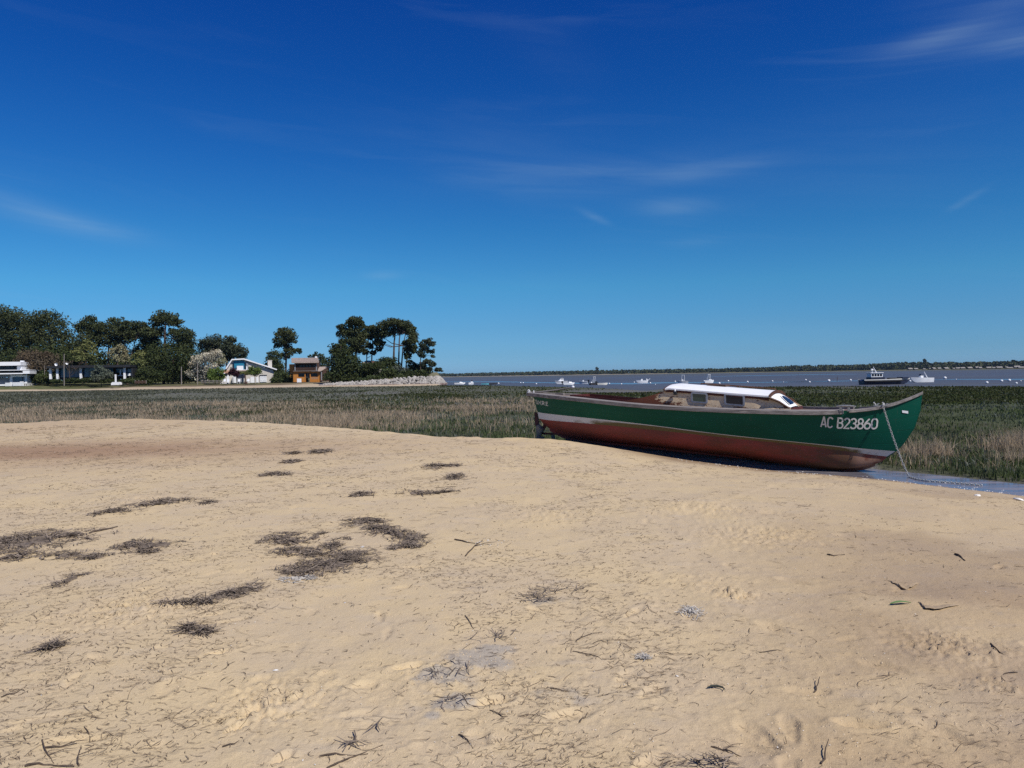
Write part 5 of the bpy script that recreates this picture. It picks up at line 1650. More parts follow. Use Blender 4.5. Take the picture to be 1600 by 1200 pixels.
T('thin_tree', 'sparse feathery tree behind the roof of the orange house', 'tree', (492, 597), 232, [(.14, (492, 597), (493, 570), (492, 556))], [(486, 557, 5, 4), (493, 554, 5, 4), (500, 556, 6, 5), (504, 562, 7, 7), (508, 570, 9, 9)], 'oak', 700, .26, 'trees by the orange house')
T('evergreen_tree', 'massive dark evergreen standing at the left end of the boulder wall', 'tree', (532, 602), 196, [(.35, (532, 602), (532, 560), (533, 540))], [(524, 546, 9, 9), (534, 548, 16, 12), (528, 564, 17, 14), (545, 566, 17, 16), (534, 583, 20, 15), (554, 580, 14, 16), (520, 588, 13, 10), (546, 592, 20, 8)], 'oak', 4200, .34, PG)
T('pine_tree', 'tall ragged pine rising behind the massive dark evergreen', 'tree', (556, 598), 206, [(.36, (556, 598), (556, 560), (556, 530), (557, 512))], [(556, 502, 13, 7), (547, 506, 9, 6), (564, 508, 8, 7), (534, 512, 8, 7), (538, 522, 12, 7), (552, 520, 15, 9), (566, 524, 11, 8), (556, 534, 17, 8), (536, 534, 9, 5), (560, 545, 14, 7), (545, 546, 11, 6)], 'pine', 3000, .34, PG)
T('pine_tree', 'slim pine with two bare trunks between the ragged pine and the umbrella pine', 'tree', (580, 592), 208, [(.22, (581, 592), (581, 560), (582, 535), (580, 515)), (.18, (573, 592), (573, 560), (574, 540))], [(580, 513, 9, 5), (586, 521, 7, 8), (576, 525, 7, 7), (589, 534, 7, 6), (577, 540, 7, 5), (592, 545, 6, 5), (572, 550, 6, 5), (584, 551, 6, 4)], 'pine', 1500, .32, PG)
T('umbrella_pine', 'broad umbrella shaped pine with three bare trunks on the headland', 'tree', (618, 588), 206, [(.34, (613, 590), (615, 560), (616, 535), (618, 515)), (.26, (622, 590), (623, 560), (624, 530), (626, 516)), (.24, (626, 590), (628, 562), (630, 540), (634, 520))], [(614, 504, 17, 6), (598, 511, 12, 8), (630, 507, 14, 7), (640, 515, 10, 9), (594, 524, 9, 8), (604, 521, 12, 6), (622, 516, 14, 6), (646, 526, 7, 10), (590, 535, 6, 5), (598, 536, 5, 5)], 'pine', 3000, .32, PG)
T('pine_tree', 'leaning lower pine under the right edge of the umbrella pine', 'tree', (634, 588), 203, [(.2, (633, 588), (635, 565), (641, 545), (644, 530))], [(644, 532, 8, 9), (638, 545, 8, 8), (647, 545, 6, 7), (636, 556, 6, 6), (640, 566, 5, 4), (634, 535, 6, 5)], 'pine', 1400, .31, PG)
T('pine_tree', 'loose airy pine near the tip of the headland', 'tree', (657, 588), 200, [(.15, (657, 588), (657, 565), (658, 548), (664, 536))], [(668, 533, 8, 4), (660, 538, 7, 4), (675, 538, 7, 4), (664, 544, 9, 4), (656, 551, 6, 4), (672, 549, 8, 3), (661, 556, 7, 3), (676, 557, 4, 2)], 'pine2', 1000, .30, PG, lump=.36)
T('pine_tree', 'small low pine leaning out at the tip of the headland', 'tree', (670, 590), 197, [(.12, (670, 590), (670, 575), (672, 568))], [(668, 565, 7, 4), (675, 569, 6, 4), (662, 570, 5, 4), (684, 577, 6, 3), (688, 579, 4, 2), (672, 576, 5, 3)], 'pine2', 750, .28, PG, lump=.36)
# shrubs on the headland
for lab, lobes, mat, Y, n in (
        ('wide dark shrub before the orange tiled roof on the headland', [(574, 575, 16, 9), (588, 573, 14, 8), (580, 585, 18, 9), (562, 588, 12, 8)], 'oak', 198, 2200),
        ('tall dark shrub at the foot of the umbrella pine', [(600, 566, 12, 8), (610, 565, 10, 8), (606, 574, 12, 8), (618, 574, 10, 8)], 'oak', 204, 1500),
        ('fresh green bush in the middle of the headland slope', [(606, 582, 12, 7), (614, 584, 10, 6), (600, 587, 9, 5)], 'shrub', 195, 1200),
        ('grey green bush right of the fresh green one', [(622, 578, 10, 7), (632, 580, 8, 6)], 'greyshrub', 199, 700),
        ('dark low bush above the boulders right of centre headland', [(633, 584, 8, 5), (641, 583, 7, 5)], 'oak', 194, 700),
        ('dark shrub row behind the airy pine', [(646, 574, 10, 7), (658, 574, 9, 7), (668, 580, 7, 5)], 'oak', 204, 1000),
        ('olive bush at the tip of the headland', [(652, 584, 8, 5), (660, 583, 7, 5), (666, 586, 4, 3)], 'shrub', 194, 700),
        ('low olive scrub on the dune behind the boulder wall', [(585, 590, 14, 3), (600, 591, 12, 3), (566, 593, 12, 3), (625, 589, 12, 3), (645, 588, 9, 2.5)], 'shrub', 193, 1100)):
    T('shrub', lab, 'bush', (lobes[0][0], lobes[0][1] + lobes[0][3]), Y, None, lobes, mat, n, .25, BG)
# dark undergrowth closing the wood behind the houses
root = []
for px in np.arange(-60, 312, 7):
    Yq = 246 + random.uniform(-6, 6); hgt = random.uniform(.8, 1.1) * np.interp(px, [-60, 100, 120, 200, 310], [62, 60, 56, 56, 46]); c_ = at(px, 600 - hgt * .48, Yq)
    root.append((c_[0], Yq, c_[2], 2.4, 2.5, hgt * .5 * Yq / F))
tag(leaf_mesh('undergrowth', root, 9000, .55, MAT['oak'], None, lump=.55), 'dark undergrowth closing the wood behind the houses', None, None, 'stuff')
# planting around the houses
T('bare_tree', 'brown leafless tree behind the white flat roofed house', 'tree', (62, 598), 208, [(.16, (62, 598), (62, 578), (60, 565)), (.1, (62, 578), (70, 562)), (.1, (61, 575), (48, 560))], [(50, 556, 22, 9), (70, 558, 18, 9), (40, 566, 16, 9), (80, 568, 14, 10), (58, 570, 26, 9)], 'brownleaf', 2200, .30, 'bare trees', bark='bark')
T('shrub', 'green bush between the white house and the long house', 'bush', (62, 600), 203, None, [(56, 592, 12, 8), (70, 590, 12, 9), (48, 596, 8, 5), (78, 596, 6, 5)], 'shrub', 1500, .26, BG)
T('leafy_tree', 'lime green leafy tree above the left half of the long house', 'tree', (128, 598), 212, [(.15, (128, 598), (130, 570), (132, 550))], [(138, 540, 11, 9), (126, 550, 12, 9), (144, 552, 9, 10), (132, 560, 16, 6)], 'lime', 900, .30, 'leafy trees behind the long house', lump=.25)
T('leafy_tree', 'pale blossoming tree above the right end of the long house', 'tree', (182, 598), 211, [(.13, (182, 598), (182, 570), (182, 550))], [(176, 552, 9, 10), (190, 548, 9, 10), (184, 560, 12, 6), (196, 560, 7, 8)], 'palegreen', 750, .28, 'leafy trees behind the long house', lump=.25)
T('leafy_tree', 'lime green tree right of the long house', 'tree', (214, 598), 208, [(.13, (214, 598), (214, 575))], [(214, 562, 11, 10), (222, 568, 9, 9), (208, 572, 8, 9), (220, 552, 8, 7)], 'lime', 700, .28, 'leafy trees behind the long house', lump=.25)
T('shrub', 'dark dense shrub right of the long house', 'bush', (222, 600), 205, None, [(214, 586, 14, 10), (232, 584, 14, 11), (226, 594, 20, 6), (246, 588, 12, 9)], 'oak', 2000, .28, BG)
T('bare_tree', 'bare branching tree before the glass front of the long house', 'tree', (109, 600), 196, [(.10, (109, 599), (109, 585), (108, 570)), (.06, (109, 585), (114, 576), (122, 571), (128, 567)), (.06, (109, 582), (104, 574), (101, 568)), (.05, (110, 588), (116, 583), (119, 577))], [(126, 567, 4, 2), (102, 566, 4, 2), (110, 566, 5, 3)], 'brownleaf', 90, .16, 'bare trees')
T('olive_tree', 'grey green olive bush before the glass front of the long house', 'bush', (158, 599), 197, [(.1, (158, 599), (158, 585))], [(156, 577, 8, 6), (150, 584, 8, 7), (163, 584, 9, 7), (172, 587, 8, 5), (156, 590, 14, 5)], 'greyshrub', 1300, .24, BG)
for lab, x0, x1, y0, y1 in (('low dark hedge left of the wooden mast', 81, 97, 593, 598), ('long clipped hedge before the glass front', 103, 176, 591.5, 597.5), ('short hedge right of the white planter', 189, 210, 592, 598)):
    T('hedge', lab, 'hedge', ((x0 + x1) / 2, y1), 196, None, [(px, (y0 + y1) / 2, 5.5, (y1 - y0) / 2) for px in np.arange(x0 + 4, x1, 6)], 'oak' if x1 - x0 > 30 else 'shrub', int(28 * (x1 - x0)), .2, 'hedges before the long house', lump=.5)
T('blossom_tree', 'white blossoming tree between the biggest pine and the chalet', 'tree', (318, 600), 207, [(.16, (318, 600), (318, 580), (320, 565)), (.09, (318, 582), (306, 572)), (.09, (319, 578), (332, 566))], [(318, 560, 16, 9), (304, 568, 11, 9), (330, 556, 13, 9), (312, 578, 16, 9), (326, 575, 14, 10), (298, 584, 9, 7), (316, 590, 16, 7), (340, 552, 9, 7)], 'blossom', 2000, .27, 'flowering trees', lump=.26)
T('leafy_tree', 'pale leafing tree behind the white blossom tree', 'tree', (342, 600), 212, [(.12, (342, 600), (342, 570))], [(340, 556, 9, 8), (346, 566, 8, 9), (338, 570, 7, 8)], 'palegreen', 600, .27, 'flowering trees', lump=.26)
T('round_tree', 'bright green round bush left of the chalet', 'bush', (337, 601), 203, [(.1, (337, 601), (337, 590))], [(332, 583, 9, 8), (342, 582, 9, 8), (336, 590, 12, 7), (346, 591, 6, 6)], 'green', 1300, .24, 'garden trees by the chalet')
T('round_tree', 'dark purple leaved little tree before the chalet', 'tree', (365, 600), 199, [(.08, (365, 600), (365, 588))], [(365, 580, 7, 6), (361, 583, 4, 5), (369, 584, 5, 5)], 'purple', 600, .2, 'garden trees by the chalet')
T('round_tree', 'clipped green ball tree before the right half of the chalet', 'tree', (398, 600), 199, [(.08, (398, 600), (398, 588))], [(397, 577, 8, 5), (391, 580, 6, 5), (403, 580, 6, 5), (398, 583, 9, 4)], 'green', 900, .2, 'garden trees by the chalet')
T('climbing_plant', 'yellow green creeper over the chalet pergola', 'plant', (380, 600), 201, None, [(375, 582.5, 5, 2.5), (382, 582, 5, 2.5), (386, 584, 4, 2.5)], 'lime', 350, .18, 'garden trees by the chalet')
T('shrub', 'dark scrub at the right foot of the chalet', 'bush', (432, 600), 206, None, [(428, 594, 6, 5), (436, 593, 8, 6)], 'shrub', 600, .24, BG)


# ------------------------------------------------------------------ houses (local x along the front, y into the depth, z up)
TURN = {'white_house': .28, 'long_house': .22, 'chalet': .33, 'wooden_house': .16}      # each house faces its own way along the curving shore


class House:
    def __init__(self, name, label, cat, px, py, Y):
        b = at(px, py, Y); self.Y = Y; self.b = b
        self.root = thing(name, label, cat, b, TURN.get(name, 0.0))
        self.root.scale = (1 / math.cos(TURN.get(name, 0.0)), 1, 1)

    def q(self, px, py, dy=0.0):
        c = at(px, py, self.Y); return c[0] - self.b[0], c[2] - self.b[2]

    def box(self, mb, x0, y0, x1, y1, d0, d1):
        """pixel rectangle x0..x1, y0 (upper)..y1 (lower), depth d0..d1"""
        xm, ym = (x0 + x1) / 2, (y0 + y1) / 2
        X0, _ = self.q(x0, ym); X1, _ = self.q(x1, ym); _, Z1 = self.q(xm, y0); _, Z0 = self.q(xm, y1)
        return mb.box(X0, X1, d0, d1, Z0, Z1)

    def part(self, name, rects, mat, parent=None):
        mb = MB()
        for r in rects: self.box(mb, *r)
        return obj(name, mb, MAT[mat] if isinstance(mat, str) else mat, parent or self.root)

    def poly(self, name, pts, d0, d1, mat, parent=None):
        return obj(name, MB().prism([self.q(*p) for p in pts][::-1], d0, d1), MAT[mat], parent or self.root)


# white flat roofed house at the left edge
h = House('white_house', 'white flat roofed modern house cut by the left photo edge', 'house', 8, 602.5, 198)
h.part('wall', [(-40, 590.5, -16, 603, 0, 8), (14, 586, 17.5, 603, 0, 8), (34, 586, 37, 603, 0, 8), (17.5, 586, 34, 588.8, 0, 8), (20, 597.5, 34, 603, .05, 8), (-16, 600.5, 14, 603, .05, 8)], 'white')
h.part('shutter_panel', [(-16, 590.5, 13.9, 600.4, .6, .9)], 'grey'); h.part('canopy', [(-16, 585.2, 13.9, 589.6, -.5, .55)], 'grey')
for r in ((18, 589, 29.5, 597.4, .5, .6), (30.5, 589, 33.8, 597.4, .5, .6)): h.part('window', [r], 'blueglass')
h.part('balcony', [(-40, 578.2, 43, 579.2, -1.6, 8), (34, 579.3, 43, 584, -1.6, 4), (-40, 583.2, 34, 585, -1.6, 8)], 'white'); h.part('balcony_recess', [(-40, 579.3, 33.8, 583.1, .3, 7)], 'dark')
h.part('upper_wall', [(24, 571.9, 30, 578.1, -.2, 7.5), (-40, 571.9, -24, 578.1, -.2, 7.5), (-24, 571.9, 24, 578.1, 4, 7.5)], 'white')
for r in ((-23.8, 572, -8, 578, 1.0, 1.1), (-7, 572, 4, 578, 1.0, 1.1), (5, 572, 18, 578, 1.0, 1.1), (19.5, 572, 23.8, 578, 1.0, 1.1)): h.part('window', [r], 'glass')
h.part('roof', [(-40, 565.8, 30.5, 571.6, -1.2, 8)], 'white'); h.part('chimney', [(22.5, 563, 27, 565.6, 3, 4)], 'white')
h2 = House('white_steps', 'low stepped white garden wall before the white house', 'wall', 12, 603, 196)
h2.part('wall', [(20, 597.2, 31, 603, 0, .3), (31, 596, 36, 603, .02, .32), (8, 598, 15, 603.4, 0, .3), (9.5, 600, 18, 603.4, .4, .7)], 'white')
f = House('garden_fence', 'short pale rail fence right of the white house', 'fence', 45, 603, 197)
for px in (38.5, 41, 47, 51): f.part('post', [(px - .45, 599.2, px + .45, 603.6, 0, .12)], 'greywood')
for py in (599.4,): f.part('rail', [(37.5, py, 53, py + .7, -.06, 0)], 'greywood')

# long low house with a glass front
h = House('long_house', 'long low dark flat roofed house with glass front and white pillars', 'house', 143, 592.5, 200)
h.part('roof', [(84, 571.3, 199.5, 574.6, -1.6, 9), (98, 570.6, 199, 571.2, -1.2, 8)], 'dark')
h.part('rear_wall', [(86, 574.7, 199, 592.6, 7, 7.4)], 'dark')
h.part('side_wall', [(199, 574.7, 201, 590, 0, 7.4)], 'dark'); h.part('side_wall', [(86, 574.7, 87, 592, 4, 7)], 'dark')
for i, px in enumerate((85.5, 95, 127.2, 188.4)): h.part('pillar', [(px, 574.7, px + 3.1, 592.4 - (i == 3) * .5, -.5, .1)], 'white')
for r in ((98.4, 575, 107, 589.6, .8, .86), (107.6, 575, 117, 589.4, .8, .86), (117.6, 575, 127, 589.2, .8, .86), (130.6, 575, 138, 589, .8, .86), (138.6, 575, 146, 589, .8, .86), (146.6, 575, 160, 589, .8, .86), (160.6, 575, 172, 589, .8, .86), (176.5, 576, 181.5, 582, .8, .86), (182.2, 576, 188, 582, .8, .86), (191.8, 576, 199, 582, .8, .86)):
    h.part('window', [r], 'grey' if r[0] in (107.6, 117.6) else 'blueglass')
h.part('base_wall', [(98, 589.8, 172, 592.6, .75, 1)], 'dark')
h.part('white_panel', [(192.5, 583.4, 198.6, 587, .6, .8), (181.6, 577, 183.4, 586, .55, .7), (178, 586.4, 188, 587.4, .5, .8)], 'white')
for i, (px, py, r) in enumerate(((88.2, 569.3, .42), (105.2, 567.4, .40))):
    d_ = House('satellite_dish', ('round white dish above the left corner of the long roof', 'round white dish farther right on the long roof')[i], 'dish', px, 571.2, 201)
    c = d_.q(px, py)
    rings = [[(c[0] + r * k * math.cos(a), -.25 * k * k + .1, c[1] + r * k * math.sin(a)) for a in np.linspace(0, 6.283, 13)[:-1]] for k in (.05, .5, 1)]
    obj('dish', MB().loft(rings), MAT['white'], d_.root); obj('mast', MB().tube([(0, .15, -.1), (c[0], .12, c[1])], .05, 6), MAT['grey'], d_.root)
d_ = House('white_planter', 'white box planter with a short post before the long house', 'planter', 181, 602, 191)
d_.part('box', [(175, 597, 186.6, 601.6, 0, .9)], 'white'); d_.part('post', [(178.3, 585, 180.2, 596.9, .3, .6)], 'white'); d_.part('end_panel', [(173.8, 598.2, 174.9, 601.8, -.1, 1), (186.8, 597.8, 187.6, 601, -.1, 1)], 'white')
for lab, px, y0, y1, Y, r in (('tall bare wooden mast before the long house', 100.3, 553, 601, 193, .11), ('wooden pole left of the white blossom tree', 283.5, 573, 599, 192, .12), ('wooden pole before the white blossom tree', 308.7, 566, 599, 191, .11), ('thin pale pole standing in the green bush left of the long house', 69.5, 571, 590, 201, .07)):
    b = at(px, y1, Y); tp = at(px, y0, Y)
    o = obj('wooden_pole', MB().tube([(0, 0, -.3), (.03, 0, (tp[2] - b[2]) * .5), (tp[0] - b[0], 0, tp[2] - b[2])], [r, r * .95, r * .8], 8), MAT['greywood'], None, True); o.location = tuple(b); tag(o, lab, 'pole', 'wooden poles along the shore')
for lab, x0, x1, n, py in (('low post and rail fence before the green bush', 315, 345, 6, 598.3), ('dark low board fence right of the short hedge', 211, 228, 4, 598.6)):
    f = House('rail_fence', lab, 'fence', (x0 + x1) / 2, py, 194)
    for k in range(n): px = x0 + (x1 - x0) * k / (n - 1); f.part('post', [(px - .55, py - 4.5, px + .55, py + .6, 0, .16)], 'greywood')
    for dy in ((3.9, 1.8) if n > 4 else (3.6, 2.2, .8)): f.part('rail', [(x0, py - dy, x1, py - dy + (.7 if n > 4 else 1.1), -.07, 0)], 'greywood' if n > 4 else 'brownwood')

# white chalet with turquoise gable
h = House('chalet', 'cream chalet with asymmetric white roof and turquoise gable', 'house', 388, 598, 206)
h.poly('wall', [(357, 599), (357, 573.5), (364.5, 562.6), (383, 562.6), (424, 579.3), (424, 598)], .4, 9, 'offwhite')
h.poly('roof', [(356.2, 576), (364.8, 561.2), (382, 560), (428.6, 576.6), (428, 578.2), (381.6, 562.0), (365.4, 563.0), (358, 576.4)], -.5, 10, 'white')
h.poly('gable_panel', [(366, 577.5), (366, 567), (369, 563.4), (380, 563.2), (384, 566), (384.5, 577.5)], .25, .385, 'turq')
h.part('balcony', [(372, 571.7, 381, 577.8, -.2, -.05), (365, 577.6, 386, 578.4, -.2, 1.0), (385, 572.5, 386.6, 578.3, -.25, .0)], 'white')
h.part('upper_window', [(366.4, 568, 368.4, 577, .2, .24), (382.4, 568, 384.2, 577, .2, .24)], 'glass')
h.poly('upper_panel', [(388.2, 575.5), (388.2, 567.2), (396.8, 570.2), (396.8, 574.5)], .2, .385, 'offwhite')
h.part('pillar', [(385.2, 564.2, 388, 578, .0, .385)], 'grey')
h.part('chimney', [(415.8, 562.6, 421.8, 576, 3, 4.2), (415.4, 562.0, 422.2, 562.8, 2.9, 4.3)], 'offwhite')
g = h.part('garage_door', [(404, 587, 413.8, 597.2, .27, .385)], 'white')
for k in range(4): h.part('slat', [(404.2, 588 + k * 2.3, 413.6, 589.6 + k * 2.3, .20, .265)], 'white', g)
h.part('garage_lintel', [(403.6, 585.8, 414.2, 586.8, .1, .385)], 'dark')
h.part('door', [(390.8, 589, 397, 598, .27, .385)], 'white'); h.part('door', [(399, 589, 402.2, 597.6, .27, .385)], 'white')
h.part('awning', [(372, 586.4, 382, 597, .1, .385)], 'grey')
h.part('porch_wall', [(358, 586, 361.5, 598, -.8, .385), (366.4, 588, 371, 598.2, -.8, .385)], 'white')
mb = MB()
P1 = [(345.8, 582.6), (355, 581.9), (367.5, 574.6), (360.5, 574.6)]
A_ = [h.q(*p) for p in P1]
mb.add([(A_[0][0], -1.6, A_[0][1]), (A_[1][0] + .9, -1.6, A_[1][1]), (A_[2][0], 2.6, A_[2][1]), (A_[3][0], 2.6, A_[3][1])] + [(A_[0][0], -1.6, A_[0][1] - .22), (A_[1][0] + .9, -1.6, A_[1][1] - .22), (A_[2][0], 2.6, A_[2][1] - .22), (A_[3][0], 2.6, A_[3][1] - .22)], [(0, 1, 2, 3), (7, 6, 5, 4), (0, 4, 5, 1), (1, 5, 6, 2), (2, 6, 7, 3), (3, 7, 4, 0)])
obj('annex_roof', mb, MAT['tile'], h.root)
h.part('annex_fascia', [(345.8, 582.7, 356, 584, -1.7, -1.62)], 'white')
h.part('annex_wall', [(348.5, 583.2, 357.8, 599.5, -1.0, 2)], 'offwhite')
h.poly('pergola', [(370, 580.5), (370, 578.8), (386.8, 578.0), (386.8, 579.6)], -1.4, .9, 'tilepale'); h.part('pergola_post', [(383, 579.7, 384.6, 599, -1.4, -1.15)], 'brownwood')
for lab, px, py in (('white garden chair at the left foot of the chalet', 350.5, 598.6), ('white garden chair right of the annex corner', 356, 599), ('white garden chair beside the purple tree', 373, 598.6), ('white garden chair near the chalet doors', 387.5, 598.2)):
    c = House('garden_chair', lab, 'chair', px, py, 196); c.root['group'] = 'white chairs before the chalet'
    obj('seat', MB().box(-.3, .3, -.3, .3, .38, .44), MAT['white'], c.root); obj('backrest', MB().add([(-.3, .28, .44), (.3, .28, .44), (.3, .42, 1.05), (-.3, .42, 1.05), (-.3, .32, .44), (.3, .32, .44), (.3, .46, 1.05), (-.3, .46, 1.05)], [(0, 1, 2, 3), (7, 6, 5, 4), (0, 4, 5, 1), (1, 5, 6, 2), (2, 6, 7, 3), (3, 7, 4, 0)]), MAT['white'], c.root)
    for sx1 in (-.27, .27):
        for sy1 in (-.27, .27): obj('leg', MB().box(sx1 - .03, sx1 + .03, sy1 - .03, sy1 + .03, -.1, .38), MAT['white'], c.root)
c = House('flower_barrel', 'dark barrel planter before the chalet pergola post', 'planter', 384, 599.4, 195)
obj('barrel', MB().tube([(0, 0, -.05), (0, 0, .3), (0, 0, .55)], [.3, .38, .32], 10), MAT['brownwood'], c.root, True)

# orange wooden house
h = House('wooden_house', 'orange wooden two storey house with balcony and pale tiled roof', 'house', 478, 597, 206)
h.part('wall', [(459, 580, 466.5, 597, 0, 7), (476, 580, 477.4, 597, 0, 7), (483.8, 580, 485.2, 597, 0, 7), (495.2, 580, 499, 597, 0, 7), (466.5, 580, 476, 583.2, .05, 7), (485.2, 580, 495.2, 583.2, .05, 7), (477.4, 580, 483.8, 582.8, .05, 7), (466.5, 589, 476, 597, .05, 7), (485.2, 588.8, 495.2, 597, .05, 7)], 'orangewood')
h.part('upper_wall', [(460, 566.2, 496.5, 579.4, 1.8, 7)], 'brownwood'); h.part('balcony_floor', [(459, 579.2, 497, 580, -.6, 1.9)], 'greywood')
h.part('side_wing', [(452.5, 569, 459.8, 580, .8, 6), (453.5, 580, 459, 590, .9, 6)], 'orangewood')
for x0, x1 in ((467.5, 471), (472, 475.4), (477, 480), (481.5, 485), (488, 491)): h.part('window', [(x0, 570, x1, 575.6, 1.7, 1.78)], 'glass')
for r in ((466.7, 583.4, 475.8, 588.8), (485.4, 583.4, 495, 588.6)): h.part('window', [r + (.4, .5)], 'glass')
h.part('door', [(477.6, 583, 480.2, 591, .4, .5)], 'dark'); h.part('door', [(481, 583, 483.6, 591, .4, .5)], 'dark')
for px in (461.2, 493.3): h.part('balcony_post', [(px, 566.3, px + 1.6, 579.1, -.55, -.35)], 'grey')
rl = h.part('railing', [(462.8, 574.4, 493.2, 575, -.5, -.42)], 'brownwood')
for k in range(22): px = 463.2 + k * 1.38; h.part('baluster', [(px, 575.05, px + .8, 579.1, -.49, -.44)], 'brownwood', rl)
mb = MB(); A_ = [h.q(*p) for p in ((457.6, 566.3), (497.8, 565.7), (493.5, 558.6), (453.8, 559.2))]
yy = (-1.3, -1.3, 4, 4)
mb.add([(a[0], y_, a[1]) for a, y_ in zip(A_, yy)] + [(a[0], y_, a[1] - .22) for a, y_ in zip(A_, yy)], [(0, 1, 2, 3), (7, 6, 5, 4), (0, 4, 5, 1), (1, 5, 6, 2), (2, 6, 7, 3), (3, 7, 4, 0)])
r_ = A_[3]; r2 = A_[2]
mb.add([(r_[0], 4.02, r_[1]), (r2[0], 4.02, r2[1]), (r2[0] + .5, 9, r2[1] - 1.5), (r_[0] + .5, 9, r_[1] - 1.5)], [(0, 1, 2, 3)])
rf = obj('roof', mb, MAT['tilepale'], h.root)
mb = MB()
for k in range(34):
    u = k / 33; a0 = np.array(A_[0]) * (1 - u) + np.array(A_[1]) * u; a1 = np.array(A_[3]) * (1 - u) + np.array(A_[2]) * u
    mb.tube([(a0[0], -1.3, a0[1] + .03), (a1[0], 4, a1[1] + .03)], .09, 5)
tag(obj('tile_row', mb, MAT['tilepale'], h.root), kind='stuff')
h.part('chimney', [(489.8, 556, 492.6, 559, 3.6, 4.3)], 'white')
mb = MB(); A_ = [h.q(*p) for p in ((496.3, 579.2), (500.6, 579.2), (511.5, 572), (496, 573))]; yy = (-1.0, -1.0, 3, 3)
mb.add([(a[0], y_, a[1]) for a, y_ in zip(A_, yy)] + [(a[0], y_, a[1] - .2) for a, y_ in zip(A_, yy)], [(0, 1, 2, 3), (7, 6, 5, 4), (0, 4, 5, 1), (1, 5, 6, 2), (2, 6, 7, 3), (3, 7, 4, 0)])
obj('annex_roof', mb, MAT['tilepale'], h.root)
h.poly('annex_wall', [(499.4, 596), (499.4, 580), (510.5, 573.5), (513, 596)], .6, 5, 'brownwood'); h.part('annex_post', [(501, 581, 502.4, 594, -.6, -.4)], 'grey')
h.part('terrace_bench', [(486.6, 591.4, 497, 592.2, -1.6, -1.2), (487, 589.8, 496.6, 590.4, -1.1, -1.0)], 'greywood')
b_ = House('notice_board', 'blank white board on the beach before the orange house', 'board', 467.5, 599.5, 190)
b_.part('board', [(464, 591.4, 470.8, 597.4, 0, .08)], 'white'); b_.part('leg', [(464.4, 597.4, 465.2, 600.4, 0, .1)], 'greywood'); b_.part('leg', [(469.6, 597.4, 470.4, 600.4, 0, .1)], 'greywood')
# little house hidden among the headland shrubs
h = House('headland_house', 'low house with orange tiled roof hidden by headland shrubs', 'house', 584, 588, 208)
h.part('wall', [(566, 567.6, 597, 590, 0, 7)], 'offwhite')
for nm, pts, mt in (('roof', ((566, 567.2), (584, 567.2), (582, 563.4), (569, 562.8)), 'tilepale'), ('front_roof', ((582, 565.2), (598.4, 568.2), (597.6, 564.8), (583, 563.9)), 'tile')):
    mb = MB(); A_ = [h.q(*p) for p in pts]; yy = (-1, -1, 3, 3) if nm == 'roof' else (-1.4, -1.4, 2, 2)
    mb.add([(a[0], y_, a[1]) for a, y_ in zip(A_, yy)] + [(a[0], y_, a[1] - .2) for a, y_ in zip(A_, yy)], [(0, 1, 2, 3), (7, 6, 5, 4), (0, 4, 5, 1), (1, 5, 6, 2), (2, 6, 7, 3), (3, 7, 4, 0)])
    obj(nm, mb, MAT[mt], h.root)
h.part('window', [(586, 570, 590, 576, -.06, .0)], 'glass')

# ------------------------------------------------------------------ boats aground in the bay
MAT['tugblue'] = simple('navy_paint', (.018, .022, .045), .5, .15)
MAT['tugrub'] = simple('rubber_fender', (.020, .020, .022), .7, .2)
MAT['dinghyblue'] = simple('turquoise_gelcoat', (.10, .36, .42), .4, .1)
MAT['dinghygrey'] = simple('dark_grey_rubber', (.035, .035, .04), .6, .2)
MAT['gel'] = simple('white_gelcoat', (.74, .75, .76), .35, .05, 2)
MAT['gelcream'] = simple('cream_gelcoat', (.62, .60, .54), .4, .05, 2)


def boat_hull(L, B, H, bow=.35, sheer=.18):
    out = []
    for i in range(15):
        u = i / 14; x = -L / 2 + L * u
        w = B / 2 * (min(1, .86 + .5 * u) if u < .45 else max(.02, 1 - ((u - .45) / .55) ** 2.2))
        zt = H * (1 + sheer * u * u); k = max(0, (u - .75) / .25)
        zk = -.12 + (zt * .75) * k ** 2.4
        out.append([(x - .0, -w, zt), (x, -w * .98, zt * .72), (x, -w * .82, max(zk + .05, .12 * (1 - k) + zk)), (x, 0, zk), (x, w * .82, max(zk + .05, .12 * (1 - k) + zk)), (x, w * .98, zt * .72), (x, w, zt), (x, w * .80, zt - .03), (x, 0, zt - (.25 if u < .5 else .06)), (x, -w * .80, zt - .03)])
    return out


